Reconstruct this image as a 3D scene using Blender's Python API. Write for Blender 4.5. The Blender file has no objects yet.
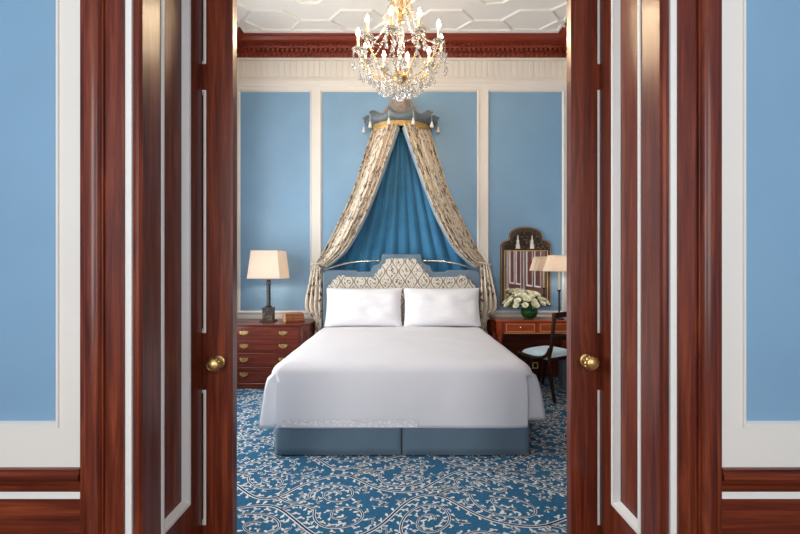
import bpy, bmesh, math, random
from mathutils import Vector, Matrix, noise
PI = math.pi
sc = bpy.context.scene
col = sc.collection
random.seed(7)

# ------------------------------------------------------------------ materials
def new_mat(name):
    m = bpy.data.materials.new(name); m.use_nodes = True
    nt = m.node_tree
    return m, nt, nt.nodes['Principled BSDF']

def N(nt, typ, **kw):
    n = nt.nodes.new(typ)
    for k, v in kw.items(): setattr(n, k, v)
    return n

def ramp(nt, fac, stops, interp='LINEAR'):
    r = N(nt, 'ShaderNodeValToRGB'); r.color_ramp.interpolation = interp
    el = r.color_ramp.elements
    while len(el) < len(stops): el.new(0.5)
    for e, (p, c) in zip(el, stops): e.position = p; e.color = (*c, 1)
    nt.links.new(fac, r.inputs['Fac'])
    return r.outputs['Color']

def coords(nt, scale=(1, 1, 1), kind='Object'):
    tc = N(nt, 'ShaderNodeTexCoord'); mp = N(nt, 'ShaderNodeMapping')
    mp.inputs['Scale'].default_value = scale
    nt.links.new(tc.outputs[kind], mp.inputs['Vector'])
    return mp.outputs['Vector']

def noise_tex(nt, vec, scale, detail=3, rough=.5, dist=0.0):
    n = N(nt, 'ShaderNodeTexNoise')
    n.inputs['Scale'].default_value = scale; n.inputs['Detail'].default_value = detail
    n.inputs['Roughness'].default_value = rough; n.inputs['Distortion'].default_value = dist
    nt.links.new(vec, n.inputs['Vector'])
    return n.outputs['Fac']

def bump(nt, b, height, strength=.2, dist=.01):
    bp = N(nt, 'ShaderNodeBump'); bp.inputs['Strength'].default_value = strength; bp.inputs['Distance'].default_value = dist
    nt.links.new(height, bp.inputs['Height']); nt.links.new(bp.outputs['Normal'], b.inputs['Normal'])

def plain(name, c, rough=.5, metal=0, var=.06, nscale=6, bmp=0, bscale=200, spec=.5, sheen=0, coat=0):
    m, nt, b = new_mat(name)
    v = coords(nt)
    f = noise_tex(nt, v, nscale, 4)
    lo = tuple(max(0, x * (1 - var)) for x in c); hi = tuple(min(1, x * (1 + var)) for x in c)
    nt.links.new(ramp(nt, f, [(.3, lo), (.7, hi)]), b.inputs['Base Color'])
    b.inputs['Roughness'].default_value = rough; b.inputs['Metallic'].default_value = metal
    b.inputs['Specular IOR Level'].default_value = spec
    b.inputs['Sheen Weight'].default_value = sheen
    b.inputs['Coat Weight'].default_value = coat
    if bmp: bump(nt, b, noise_tex(nt, v, bscale, 2), bmp, .003)
    return m

def wood(name, axis='z', dark=(.045, .006, .0035), mid=(.138, .022, .008), light=(.30, .062, .020), rough=.33, scale=1.0, coat=.12):
    m, nt, b = new_mat(name)
    s = {'x': (1.2, 22, 22), 'y': (22, 1.2, 22), 'z': (22, 22, 1.2)}[axis]
    v = coords(nt, tuple(k * scale for k in s))
    f = noise_tex(nt, v, 1.6, 6, .62, .7)
    s2 = {'x': (3, 160, 160), 'y': (160, 3, 160), 'z': (160, 160, 3)}[axis]
    f2 = noise_tex(nt, coords(nt, tuple(k * scale for k in s2)), 1.5, 3, .5)
    c1 = ramp(nt, f, [(.25, dark), (.5, mid), (.78, light)])
    mx = N(nt, 'ShaderNodeMix', data_type='RGBA', blend_type='MULTIPLY')
    mx.inputs[0].default_value = .55
    nt.links.new(c1, mx.inputs[6])
    nt.links.new(ramp(nt, f2, [(.3, (.55, .5, .5)), (.62, (1, 1, 1))]), mx.inputs[7])
    nt.links.new(mx.outputs[2], b.inputs['Base Color'])
    b.inputs['Roughness'].default_value = rough
    b.inputs['Specular IOR Level'].default_value = .36
    b.inputs['Coat Weight'].default_value = coat; b.inputs['Coat Roughness'].default_value = .18
    bump(nt, b, f2, .06, .002)
    return m

MAT = {}
MAT['wood_z'] = wood('mahogany_vertical', 'z')
MAT['wood_x'] = wood('mahogany_horizontal', 'x')
MAT['wood_y'] = wood('mahogany_lengthwise', 'y')
MAT['chest_x'] = wood('chest_mahogany', 'x', (.05, .009, .005), (.13, .024, .012), (.21, .045, .02), .25)
MAT['desk_x'] = wood('desk_mahogany', 'x', (.20, .028, .010), (.40, .065, .022), (.52, .11, .04), .22)
MAT['desk_z'] = wood('desk_mahogany_leg', 'z', (.20, .028, .010), (.40, .065, .022), (.52, .11, .04), .22)
MAT['cornice'] = wood('cornice_mahogany', 'x', (.11, .016, .008), (.23, .036, .017), (.34, .06, .028), .35)  # same mahogany, colour lightened to stand in for the chandelier's light
MAT['ebon'] = wood('dark_walnut', 'z', (.01, .004, .003), (.028, .009, .006), (.05, .016, .01), .25)
MAT['inlay'] = plain('satinwood_inlay', (.55, .28, .10), .35)
MAT['white'] = plain('cream_white_paint', (.73, .69, .64), .45, var=.02, nscale=2, bmp=.02)
MAT['bead'] = plain('white_bead_paint', (.78, .76, .73), .4, var=.02)
MAT['ceil'] = plain('ceiling_plaster', (.78, .76, .73), .6, var=.015)
MAT['blue'] = plain('blue_wall_cloth', (.200, .345, .50), .40, var=.035, nscale=3, bmp=.05, bscale=350)
MAT['brass'] = plain('aged_brass', (.55, .36, .15), .36, 1, var=.25, nscale=40)
MAT['gold'] = plain('gilt', (.85, .58, .22), .25, 1, var=.12, nscale=30)
MAT['goldpaint'] = plain('gilt_paint', (.70, .46, .16), .4, .35, var=.2, nscale=30)
MAT['linen'] = plain('white_linen', (.69, .68, .71), .8, var=.012, nscale=3, bmp=.08, bscale=260, sheen=.15)
MAT['pillow'] = plain('white_pillow_linen', (.76, .76, .79), .8, var=.012, nscale=3, bmp=.08, bscale=260, sheen=.15)
MAT['skirt'] = plain('slate_blue_skirt', (.10, .155, .205), .8, var=.08, nscale=5, bmp=.1, bscale=300, sheen=.2)
MAT['velvet'] = plain('grey_blue_upholstery', (.115, .175, .235), .75, var=.1, nscale=8, bmp=.12, bscale=300, sheen=.3)
MAT['lining'] = plain('grey_blue_lining', (.22, .29, .35), .8, var=.08, nscale=9, sheen=.2)
MAT['teal'] = plain('teal_curtain', (.022, .165, .32), .7, var=.15, nscale=5, sheen=.3, bmp=.06)
MAT['crown'] = plain('grey_painted_crown', (.115, .145, .17), .45, var=.2, nscale=18)
MAT['crowntop'] = plain('taupe_painted_dome', (.30, .25, .21), .5, var=.25, nscale=30)
MAT['tassel'] = plain('ivory_tassel', (.72, .69, .64), .7)
MAT['ivory'] = plain('ivory_candle', (.62, .50, .32), .5)
MAT['steel'] = plain('silvered_metal', (.62, .60, .56), .25, 1)
MAT['black'] = plain('black_lacquer', (.012, .011, .012), .22, coat=.5)
MAT['seat'] = plain('pale_blue_seat_fabric', (.50, .66, .74), .75, var=.08, nscale=25, sheen=.2)
MAT['basket'] = plain('grey_metal_bin', (.20, .22, .24), .4, .4)
MAT['leather'] = plain('tan_leather_book', (.25, .085, .03), .5, var=.2, nscale=20)
MAT['leather2'] = plain('russet_leather_book', (.33, .12, .045), .5, var=.2, nscale=20)
MAT['paper'] = plain('book_pages', (.55, .38, .22), .8, var=.1, nscale=90)
MAT['rose'] = plain('cream_rose_petals', (.90, .88, .70), .6, var=.12, nscale=40, sheen=.1)
MAT['leaf'] = plain('green_leaf', (.06, .14, .03), .5, var=.3, nscale=30)
MAT['carpet'] = plain('blue_carpet_pile', (.009, .100, .205), .95, var=.22, nscale=60, bmp=.3, bscale=900, spec=.1, sheen=.1)
MAT['carpet_dark'] = plain('navy_carpet_pile', (.006, .03, .075), .95, var=.2, nscale=60, spec=.1)
MAT['carpet_cream'] = plain('cream_carpet_pile', (.68, .70, .69), .95, var=.12, nscale=70, spec=.1)
MAT['plank'] = wood('hall_floor_oak', 'y', (.10, .05, .025), (.2, .1, .05), (.28, .15, .08), .4)

def lacquer_mat():
    m, nt, b = new_mat('gilt_figured_lacquer')
    v = coords(nt)
    f = noise_tex(nt, v, 26, 3, .6, 1.5)
    nt.links.new(ramp(nt, f, [(.56, (.018, .012, .010)), (.62, (.20, .12, .05)), (.70, (.40, .26, .12))]), b.inputs['Base Color'])
    b.inputs['Roughness'].default_value = .35
    return m
MAT['lacquer'] = lacquer_mat()

def mirror_frame_mat():
    m, nt, b = new_mat('bronzed_mirror_frame')
    f = noise_tex(nt, coords(nt), 60, 3, .6, 1.5)
    nt.links.new(ramp(nt, f, [(.45, (.04, .028, .02)), (.62, (.10, .07, .045)), (.72, (.20, .14, .08))]), b.inputs['Base Color'])
    b.inputs['Roughness'].default_value = .4
    return m
MAT['mframe'] = mirror_frame_mat()

m, nt, b = new_mat('mirror_glass'); b.inputs['Base Color'].default_value = (.85, .85, .85, 1); b.inputs['Metallic'].default_value = 1; b.inputs['Roughness'].default_value = .02
MAT['mirror'] = m
m, nt, b = new_mat('window_glass'); b.inputs['Base Color'].default_value = (1, 1, 1, 1); b.inputs['Transmission Weight'].default_value = 1; b.inputs['Roughness'].default_value = 0; b.inputs['IOR'].default_value = 1.02
MAT['pane'] = m
m, nt, b = new_mat('green_glass'); b.inputs['Base Color'].default_value = (.05, .22, .05, 1); b.inputs['Transmission Weight'].default_value = .75; b.inputs['Roughness'].default_value = .05; b.inputs['IOR'].default_value = 1.45
MAT['greenglass'] = m
m, nt, b = new_mat('crystal'); b.inputs['Base Color'].default_value = (.95, .93, .90, 1); b.inputs['Transmission Weight'].default_value = .9; b.inputs['Roughness'].default_value = .03; b.inputs['IOR'].default_value = 1.6
MAT['crystal'] = m

def emis(name, c, s):
    m, nt, b = new_mat(name)
    b.inputs['Base Color'].default_value = (1, .9, .75, 1)
    b.inputs['Emission Color'].default_value = (*c, 1); b.inputs['Emission Strength'].default_value = s
    return m
MAT['bulb'] = emis('lit_candle_bulb', (1, .76, .48), 420)
MAT['lampbulb'] = emis('lit_lamp_bulb', (1, .84, .64), 150)

def shade_mat(name, c):
    m, nt, b = new_mat(name)
    out = nt.nodes['Material Output']
    v = coords(nt, (1, 1, 1), 'UV')
    w = N(nt, 'ShaderNodeTexWave'); w.inputs['Scale'].default_value = 14; nt.links.new(v, w.inputs['Vector'])
    cc = ramp(nt, w.outputs['Fac'], [(0, tuple(k * .93 for k in c)), (1, c)])
    d = N(nt, 'ShaderNodeBsdfDiffuse'); t = N(nt, 'ShaderNodeBsdfTranslucent'); mx = N(nt, 'ShaderNodeMixShader')
    mx.inputs[0].default_value = .55
    nt.links.new(cc, d.inputs['Color']); nt.links.new(cc, t.inputs['Color'])
    nt.links.new(d.outputs[0], mx.inputs[1]); nt.links.new(t.outputs[0], mx.inputs[2]); nt.links.new(mx.outputs[0], out.inputs['Surface'])
    return m
MAT['shade'] = shade_mat('cream_pleated_shade', (.84, .76, .68))

def print_mat(name, base=(.68, .60, .49), s=.62):
    """cream cloth with a brown leafy trailing print, laid out in the cloth's own UV metres"""
    m, nt, b = new_mat(name)
    v = coords(nt, (s, s, s), 'UV')
    # trailing stems
    f = noise_tex(nt, v, 9, 2, .5, .8)
    mt = N(nt, 'ShaderNodeMath', operation='SUBTRACT'); mt.inputs[1].default_value = .5; nt.links.new(f, mt.inputs[0])
    ab = N(nt, 'ShaderNodeMath', operation='ABSOLUTE'); nt.links.new(mt.outputs[0], ab.inputs[0])
    stem = ramp(nt, ab.outputs[0], [(.007, (1, 1, 1)), (.016, (0, 0, 0))])
    # leaves
    vo = N(nt, 'ShaderNodeTexVoronoi'); vo.inputs['Scale'].default_value = 24; vo.inputs['Randomness'].default_value = .9
    mp = N(nt, 'ShaderNodeMapping'); mp.inputs['Scale'].default_value = (1, .55, 1); nt.links.new(v, mp.inputs['Vector'])
    dn = N(nt, 'ShaderNodeTexNoise'); dn.inputs['Scale'].default_value = 14; nt.links.new(v, dn.inputs['Vector'])
    md = N(nt, 'ShaderNodeMix', data_type='RGBA', blend_type='LINEAR_LIGHT'); md.inputs[0].default_value = .05
    nt.links.new(mp.outputs['Vector'], md.inputs[6]); nt.links.new(dn.outputs['Color'], md.inputs[7])
    nt.links.new(md.outputs[2], vo.inputs['Vector'])
    leaf = ramp(nt, vo.outputs['Distance'], [(.33, (1, 1, 1)), (.39, (0, 0, 0))])
    lc = ramp(nt, vo.outputs['Color'], [(.2, (.10, .055, .03)), (.45, (.20, .13, .07)), (.6, (.16, .17, .17)), (.8, (.34, .20, .09))], 'CONSTANT')
    m1 = N(nt, 'ShaderNodeMix', data_type='RGBA'); m1.inputs[6].default_value = (*base, 1)
    nt.links.new(leaf, m1.inputs[0]); nt.links.new(lc, m1.inputs[7])
    m2 = N(nt, 'ShaderNodeMix', data_type='RGBA'); m2.inputs[7].default_value = (.16, .10, .06, 1)
    nt.links.new(stem, m2.inputs[0]); nt.links.new(m1.outputs[2], m2.inputs[6])
    nt.links.new(m2.outputs[2], b.inputs['Base Color'])
    b.inputs['Roughness'].default_value = .8; b.inputs['Sheen Weight'].default_value = .15
    return m
MAT['print'] = print_mat('leaf_printed_curtain')

def ogee_mat():
    """cream cloth with an ogee lattice of brown stems and a sprig in every cell"""
    m, nt, b = new_mat('ogee_printed_headboard')
    tc = N(nt, 'ShaderNodeTexCoord'); sp = N(nt, 'ShaderNodeSeparateXYZ'); nt.links.new(tc.outputs['UV'], sp.inputs[0])
    def mth(op, a, bb=None):
        n = N(nt, 'ShaderNodeMath', operation=op)
        for i, x in enumerate((a, bb)):
            if x is None: continue
            if isinstance(x, (int, float)): n.inputs[i].default_value = x
            else: nt.links.new(x, n.inputs[i])
        return n.outputs[0]
    W = .080
    wav = mth('MULTIPLY', mth('COSINE', mth('MULTIPLY', sp.outputs[1], 2 * PI / .25)), .40)
    u = mth('DIVIDE', sp.outputs[0], W)
    e1 = mth('PINGPONG', mth('MULTIPLY', mth('ADD', mth('SUBTRACT', u, wav), 40), .5), .5)
    e2 = mth('PINGPONG', mth('MULTIPLY', mth('ADD', mth('ADD', u, wav), 41), .5), .5)
    s = mth('MINIMUM', e1, e2)
    line = ramp(nt, s, [(.035, (1, 1, 1)), (.07, (0, 0, 0))])
    dn = noise_tex(nt, tc.outputs['UV'], 38, 2, .5, 1.0)
    cell = mth('MULTIPLY', mth('GREATER_THAN', s, .16), mth('GREATER_THAN', dn, .54))
    m1 = N(nt, 'ShaderNodeMix', data_type='RGBA'); m1.inputs[6].default_value = (.64, .60, .53, 1); m1.inputs[7].default_value = (.15, .12, .09, 1)
    nt.links.new(cell, m1.inputs[0])
    m2 = N(nt, 'ShaderNodeMix', data_type='RGBA'); m2.inputs[7].default_value = (.22, .17, .11, 1)
    nt.links.new(line, m2.inputs[0]); nt.links.new(m1.outputs[2], m2.inputs[6])
    nt.links.new(m2.outputs[2], b.inputs['Base Color'])
    b.inputs['Roughness'].default_value = .8
    return m
MAT['ogee'] = ogee_mat()

def lace_mat():
    m, nt, b = new_mat('white_embroidery')
    v = coords(nt)
    vo = N(nt, 'ShaderNodeTexVoronoi'); vo.inputs['Scale'].default_value = 45; nt.links.new(v, vo.inputs['Vector'])
    nt.links.new(ramp(nt, vo.outputs['Distance'], [(.2, (.78, .78, .80)), (.5, (.62, .62, .65))]), b.inputs['Base Color'])
    b.inputs['Roughness'].default_value = .85
    bump(nt, b, vo.outputs['Distance'], .6, .006)
    return m
MAT['lace'] = lace_mat()

# ------------------------------------------------------------------ mesh builder
class MB:
    def __init__(s): s.bm = bmesh.new(); s.uv = s.bm.loops.layers.uv.new('UVMap'); s.mi = 0
    def face(s, vs, uvs=None):
        try: f = s.bm.faces.new(vs)
        except ValueError: return None
        f.material_index = s.mi
        if uvs:
            for l, u in zip(f.loops, uvs): l[s.uv].uv = u
        return f
    def box(s, x0, x1, y0, y1, z0, z1):
        v = [s.bm.verts.new((x, y, z)) for x in (x0, x1) for y in (y0, y1) for z in (z0, z1)]
        for q in ((0, 1, 3, 2), (4, 6, 7, 5), (0, 4, 5, 1), (2, 3, 7, 6), (0, 2, 6, 4), (1, 5, 7, 3)): s.face([v[i] for i in q])
        return s
    def prism(s, pts, axis, d0, d1):
        def P(a, b, d):
            return {'z': (a, b, d), 'y': (a, d, b), 'x': (d, a, b)}[axis]
        A = [s.bm.verts.new(P(a, b, d0)) for a, b in pts]; B = [s.bm.verts.new(P(a, b, d1)) for a, b in pts]
        s.face(A, pts); s.face(B[::-1], pts[::-1])
        n = len(pts)
        for i in range(n):
            j = (i + 1) % n
            s.face([A[i], B[i], B[j], A[j]])
        return s
    def lathe(s, prof, c=(0, 0, 0), seg=24, a0=0, a1=2 * PI, sx=1, sy=1, rot=0):
        full = abs(a1 - a0 - 2 * PI) < 1e-6
        n = seg if full else seg + 1
        rings = []
        for r, z in prof:
            if r < 1e-6: rings.append([s.bm.verts.new((c[0], c[1], c[2] + z))])
            else: rings.append([s.bm.verts.new((c[0] + sx * r * math.cos(rot + a0 + (a1 - a0) * k / seg), c[1] + sy * r * math.sin(rot + a0 + (a1 - a0) * k / seg), c[2] + z)) for k in range(n)])
        L = 0
        for k in range(len(rings) - 1):
            A, B = rings[k], rings[k + 1]
            dl = math.hypot(prof[k + 1][0] - prof[k][0], prof[k + 1][1] - prof[k][1])
            for i in range(seg):
                j = (i + 1) % n
                if len(A) == 1 and len(B) == 1: continue
                u0, u1 = i / seg, (i + 1) / seg
                if len(A) == 1: s.face([A[0], B[j], B[i]], [(u0, L), (u1, L + dl), (u0, L + dl)])
                elif len(B) == 1: s.face([A[i], A[j], B[0]], [(u0, L), (u1, L), (u0, L + dl)])
                else: s.face([A[i], A[j], B[j], B[i]], [(u0, L), (u1, L), (u1, L + dl), (u0, L + dl)])
            L += dl
        return s
    def tube(s, pts, r, seg=8, cap=True, flat=1.0):
        pts = [Vector(p) for p in pts]; n = len(pts)
        rr = r if callable(r) else (lambda t: r)
        up = Vector((0, 0, 1)); rings = []; prev = None
        for i, p in enumerate(pts):
            d = (pts[min(i + 1, n - 1)] - pts[max(i - 1, 0)]).normalized()
            if prev is None:
                a = d.cross(up)
                if a.length < 1e-3: a = d.cross(Vector((1, 0, 0)))
            else: a = prev - d * prev.dot(d)
            a.normalize(); prev = a; bb = d.cross(a)
            q = rr(i / (n - 1))
            rings.append([s.bm.verts.new(p + a * q * math.cos(2 * PI * k / seg) + bb * q * flat * math.sin(2 * PI * k / seg)) for k in range(seg)])
        for A, B in zip(rings, rings[1:]):
            for i in range(seg):
                j = (i + 1) % seg; s.face([A[i], A[j], B[j], B[i]])
        if cap: s.face(rings[0][::-1]); s.face(rings[-1])
        return s
    def ball(s, c, r, seg=10, sz=1.0):
        n = max(4, seg // 2)
        return s.lathe([(r * math.sin(PI * k / n), -r * sz * math.cos(PI * k / n)) for k in range(n + 1)], c, seg)
    def grid(s, f, nu, nv, uvf=None):
        V = [[s.bm.verts.new(f(i / nu, j / nv)) for j in range(nv + 1)] for i in range(nu + 1)]
        for i in range(nu):
            for j in range(nv):
                q = ((i, j), (i + 1, j), (i + 1, j + 1), (i, j + 1))
                s.face([V[a][b] for a, b in q], [uvf(a / nu, b / nv) for a, b in q] if uvf else None)
        return s
    def frame(s, O, U, V, W, u0, u1, v0, v1, prof):
        """mitred rectangular moulding; prof = [(inset, height along W)]"""
        O, U, V, W = Vector(O), Vector(U), Vector(V), Vector(W); rings = []
        for i, h in prof:
            rings.append([s.bm.verts.new(O + U * a + V * b + W * h) for a, b in ((u0 + i, v0 + i), (u1 - i, v0 + i), (u1 - i, v1 - i), (u0 + i, v1 - i))])
        for A, B in zip(rings, rings[1:]):
            for k in range(4):
                j = (k + 1) % 4; s.face([A[k], A[j], B[j], B[k]])
        return s
    def build(s, name, mats, parent=None, bevel=0, smooth=35, solid=0, sub=0):
        bmesh.ops.recalc_face_normals(s.bm, faces=s.bm.faces[:])
        me = bpy.data.meshes.new(name); s.bm.to_mesh(me); s.bm.free()
        if not isinstance(mats, (list, tuple)): mats = [mats]
        for m in mats: me.materials.append(MAT[m] if isinstance(m, str) else m)
        if smooth:
            for p in me.polygons: p.use_smooth = True
            me.set_sharp_from_angle(angle=math.radians(smooth))
        o = bpy.data.objects.new(name, me); col.objects.link(o)
        if parent: o.parent = parent
        if solid:
            md = o.modifiers.new('thickness', 'SOLIDIFY'); md.thickness = solid; md.offset = -1
        if sub:
            md = o.modifiers.new('smooth', 'SUBSURF'); md.levels = sub; md.render_levels = sub
        if bevel:
            md = o.modifiers.new('edge', 'BEVEL'); md.width = bevel; md.segments = 2; md.limit_method = 'ANGLE'; md.angle_limit = math.radians(40)
        return o

def thing(name, label, cat, loc=(0, 0, 0), rz=0, group=None):
    o = bpy.data.objects.new(name, None); o.empty_display_size = .1; col.objects.link(o)
    o.location = loc; o.rotation_euler = (0, 0, rz)
    o['label'] = label; o['category'] = cat
    if group: o['group'] = group
    return o
def tag(o, label, cat, group=None):
    o['label'] = label; o['category'] = cat
    if group: o['group'] = group
    return o
def struct(o, label=None):
    o['kind'] = 'structure'
    if label: o['label'] = label
    return o
def sempty(name, label=None):
    o = bpy.data.objects.new(name, None); col.objects.link(o); return struct(o, label)
def copy_part(o, parent, name=None):
    c = o.copy(); col.objects.link(c); c.parent = parent
    for ch in list(o.children): copy_part(ch, c)
    return c

# ------------------------------------------------------------------ measures (metres)
EYE = 1.43
YF, YJ, YL0, YL1, YR = 1.555, 2.03, 2.036, 2.088, 2.25   # hall face, pocket mouth, leaf, bedroom face of the dividing wall
YW = 5.60            # bedroom back wall
XS = 2.20            # bedroom side walls
HC = 4.40            # ceiling
XO = .95             # half opening
HD = 3.0             # head of opening
XH = 2.9             # hall side walls
YH = -2.6            # hall rear wall
BX = .008            # axis of the bed

# ------------------------------------------------------------------ floor and ceiling
struct(MB().box(-XH - .1, XH + .1, YH - .1, 2.06, -.08, 0).build('floor', 'plank'))
struct(MB().box(-XS - .1, XS + .1, 2.06, YW + .1, -.08, -.012).build('floor', 'plank'))
struct(MB().box(-XH - .1, XH + .1, YH - .1, 2.25, HC, HC + .1).build('ceiling', 'ceil'))

def ceiling():
    m = MB(); m.box(-XS - .1, XS + .1, 2.25, YW + .1, HC, HC + .1)
    r, d = .022, .02
    segs = []
    def line(a, b): segs.append((Vector((*a, 0)), Vector((*b, 0))))
    for row in range(4):
        yc = 5.114 - .95 * row
        for k in range(-2, 2):
            cx = .52 + 1.035 * k
            P = [(cx - .345, yc), (cx - .175, yc - .20), (cx + .175, yc - .20), (cx + .345, yc), (cx + .175, yc + .20), (cx - .175, yc + .20)]
            for i in range(6): line(P[i], P[(i + 1) % 6])
            line((cx + .345, yc), (cx + .69, yc))
            if k == -2: line((cx - .345, yc), (cx - .55, yc + .2)); line((cx - .175, yc - .2), (cx - .4, yc - .42))
            if k == 1: line((cx + .175, yc - .2), (cx + .4, yc - .42)); line((cx + .345, yc), (cx + .55, yc + .2))
            if k > -2:
                bx = cx - .5175
                Q = [(bx - .25, yc - .475), (bx - .1, yc - .62), (bx + .1, yc - .62), (bx + .25, yc - .475), (bx + .1, yc - .33), (bx - .1, yc - .33)]
                for i in range(6): line(Q[i], Q[(i + 1) % 6])
    for x in (-1.97, 1.97): line((x, 2.5), (x, 5.33))
    line((-1.97, 5.33), (1.97, 5.33))
    for a, b in segs:
        d0 = (b - a).normalized(); nrm = Vector((-d0.y, d0.x, 0))
        a = a - d0 * .008; b = b + d0 * .008
        rings = []
        for p in (a, b):
            rings.append([m.bm.verts.new((p + nrm * o + Vector((0, 0, HC - h)))) for o, h in ((-r, 0), (-r * .7, d * .8), (0, d), (r * .7, d * .8), (r, 0))])
        for i in range(4): m.face([rings[0][i], rings[0][i + 1], rings[1][i + 1], rings[1][i]])
        m.face(rings[0]); m.face(rings[1][::-1])
    struct(m.build('ceiling', 'ceil', smooth=20))
ceiling()

# ------------------------------------------------------------------ dividing wall with the wide doorway
def hall_wall(sg, side):
    X = lambda a: sg * a
    def bx(m, a, b_, *r):
        x0, x1 = sorted((X(a), X(b_))); m.box(x0, x1, *r)
    root = sempty('wall_' + side)
    m = MB(); bx(m, .98, XH, 1.57, YJ, 0, HC)
    m.build('masonry', 'blue', root)
    m = MB(); bx(m, 1.0, XH, 2.10, YR, 0, HC); m.build('bedroom_facing', 'blue', root)
    # white panel frame round the blue field
    m = MB()
    bx(m, 1.167, XH, 1.556, 1.57, .697, .854); bx(m, 1.167, 1.262, 1.556, 1.57, .854, 3.6); bx(m, 1.167, XH, 1.556, 1.57, 3.6, HC)
    bx(m, 2.78, XH, 1.556, 1.57, .854, 3.6)
    x0, x1 = sorted((X(1.262), X(2.78)))
    m.frame((0, 1.57, 0), (1, 0, 0), (0, 0, 1), (0, -1, 0), x0, x1, .854, 3.6, [(-.012, .014), (-.010, .02), (-.003, .02), (.004, .012), (.008, 0)])
    m.build('panel_frame', 'white', root)
    # dado cap, white fillet and mahogany dado
    m = MB()
    pts = [(1.57, .609), (1.552, .609), (1.546, .618), (1.546, .632), (1.556, .638), (1.556, .645), (1.542, .65), (1.534, .662), (1.534, .677), (1.542, .685), (1.538, .697), (1.57, .697)]
    x0, x1 = sorted((X(1.167), X(XH))); m.prism(pts, 'x', x0, x1)
    m.build('dado_rail', 'wood_x', root)
    m = MB(); bx(m, 1.167, XH, 1.554, 1.57, .582, .609); m.build('white_fillet', 'bead', root)
    m = MB(); bx(m, 1.167, XH, 1.56, 1.57, 0, .582); bx(m, 1.167, XH, 1.545, 1.57, 0, .16); m.build('dado_panel', 'wood_x', root)
    # bedroom side frame
    m = MB(); bx(m, 1.167, XS, YR, YR + .014, .84, .95); bx(m, 1.167, 1.27, YR, YR + .014, .95, 3.75); bx(m, 1.167, XS, YR, YR + .014, 3.75, HC); m.build('panel_frame', 'white', root)
hall_wall(-1, 'left'); hall_wall(1, 'right')
m = MB(); m.box(-.98, .98, 1.57, YJ, HD + .02, HC); m.box(-1, 1, 2.10, YR, HD + .02, HC)
struct(m.build('wall_over_doorway', 'white'))

def casing(sg, n):
    root = sempty('trim_%d' % n)
    pr = [(1.167, 1.57), (1.163, 1.556), (1.163, 1.540), (1.152, 1.537), (1.141, 1.537), (1.138, 1.530), (1.135, 1.522), (1.129, 1.515), (1.117, 1.511), (1.102, 1.511), (1.088, 1.515), (1.080, 1.522), (1.077, 1.53), (1.072, 1.53), (1.070, 1.539), (1.062, 1.539), (1.060, 1.534), (1.001, 1.534), (1.001, 1.57)]
    m = MB(); m.prism([(sg * a, b) for a, b in pr], 'z', 0, HD + .19); m.build('architrave', 'wood_z', root, smooth=30)
    x0, x1 = sorted((sg * .978, sg * 1.001))
    m = MB(); m.box(x0, x1, 1.542, 1.57, 0, HD + .03); m.build('white_fillet', 'bead', root)
    # jamb lining with one tall sunk panel
    m = MB()
    x0, x1 = sorted((sg * .95, sg * .98))
    m.prism([(sg * .978, 1.60), (sg * .978, 1.552), (sg * .966, 1.548), (sg * .957, 1.552), (sg * .95, 1.562), (sg * .95, 1.60)], 'z', 0, HD)
    m.box(x0, x1, 1.60, 1.682, 0, HD); m.box(x0, x1, 1.914, YJ, 0, HD)
    m.box(x0, x1, 1.682, 1.914, 0, .36); m.box(x0, x1, 1.682, 1.914, 2.85, HD)
    x0, x1 = sorted((sg * .972, sg * .98)); m.box(x0, x1, 1.682, 1.914, .36, 2.85)
    x0, x1 = sorted((sg * .95, sg * 1.0)); m.box(x0, x1, 2.096, YR + .0, 0, HD)
    m.build('jamb_lining', 'wood_z', root, smooth=30)
    m = MB(); m.frame((sg * .95, 0, 0), (0, 1, 0), (0, 0, 1), (-sg, 0, 0), 1.682, 1.914, .36, 2.85, [(0, -.02), (0, .004), (.006, .007), (.016, .005), (.020, -.004), (.034, -.021)])
    m.build('panel_bead', 'bead', root, smooth=30)
    # bedroom side architrave
    m = MB(); x0, x1 = sorted((sg * 1.0, sg * 1.167)); m.box(x0, x1, YR, YR + .03, 0, HD + .17); m.build('architrave', 'wood_z', root)
casing(-1, 1); casing(1, 2)
root = sempty('trim_3')
m = MB(); m.box(-1.003, 1.003, 1.53, 1.57, HD + .03, HD + .19); m.box(-1.167, 1.167, YR, YR + .03, HD + .17, HD + .3)
m.box(-1.003, 1.003, 1.542, 1.57, HD, HD + .03); m.box(-.98, .98, 1.57, YJ, HD, HD + .02); m.box(-1, 1, 2.10, YR, HD, HD + .02)
m.build('head_lining', 'wood_x', root)

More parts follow.
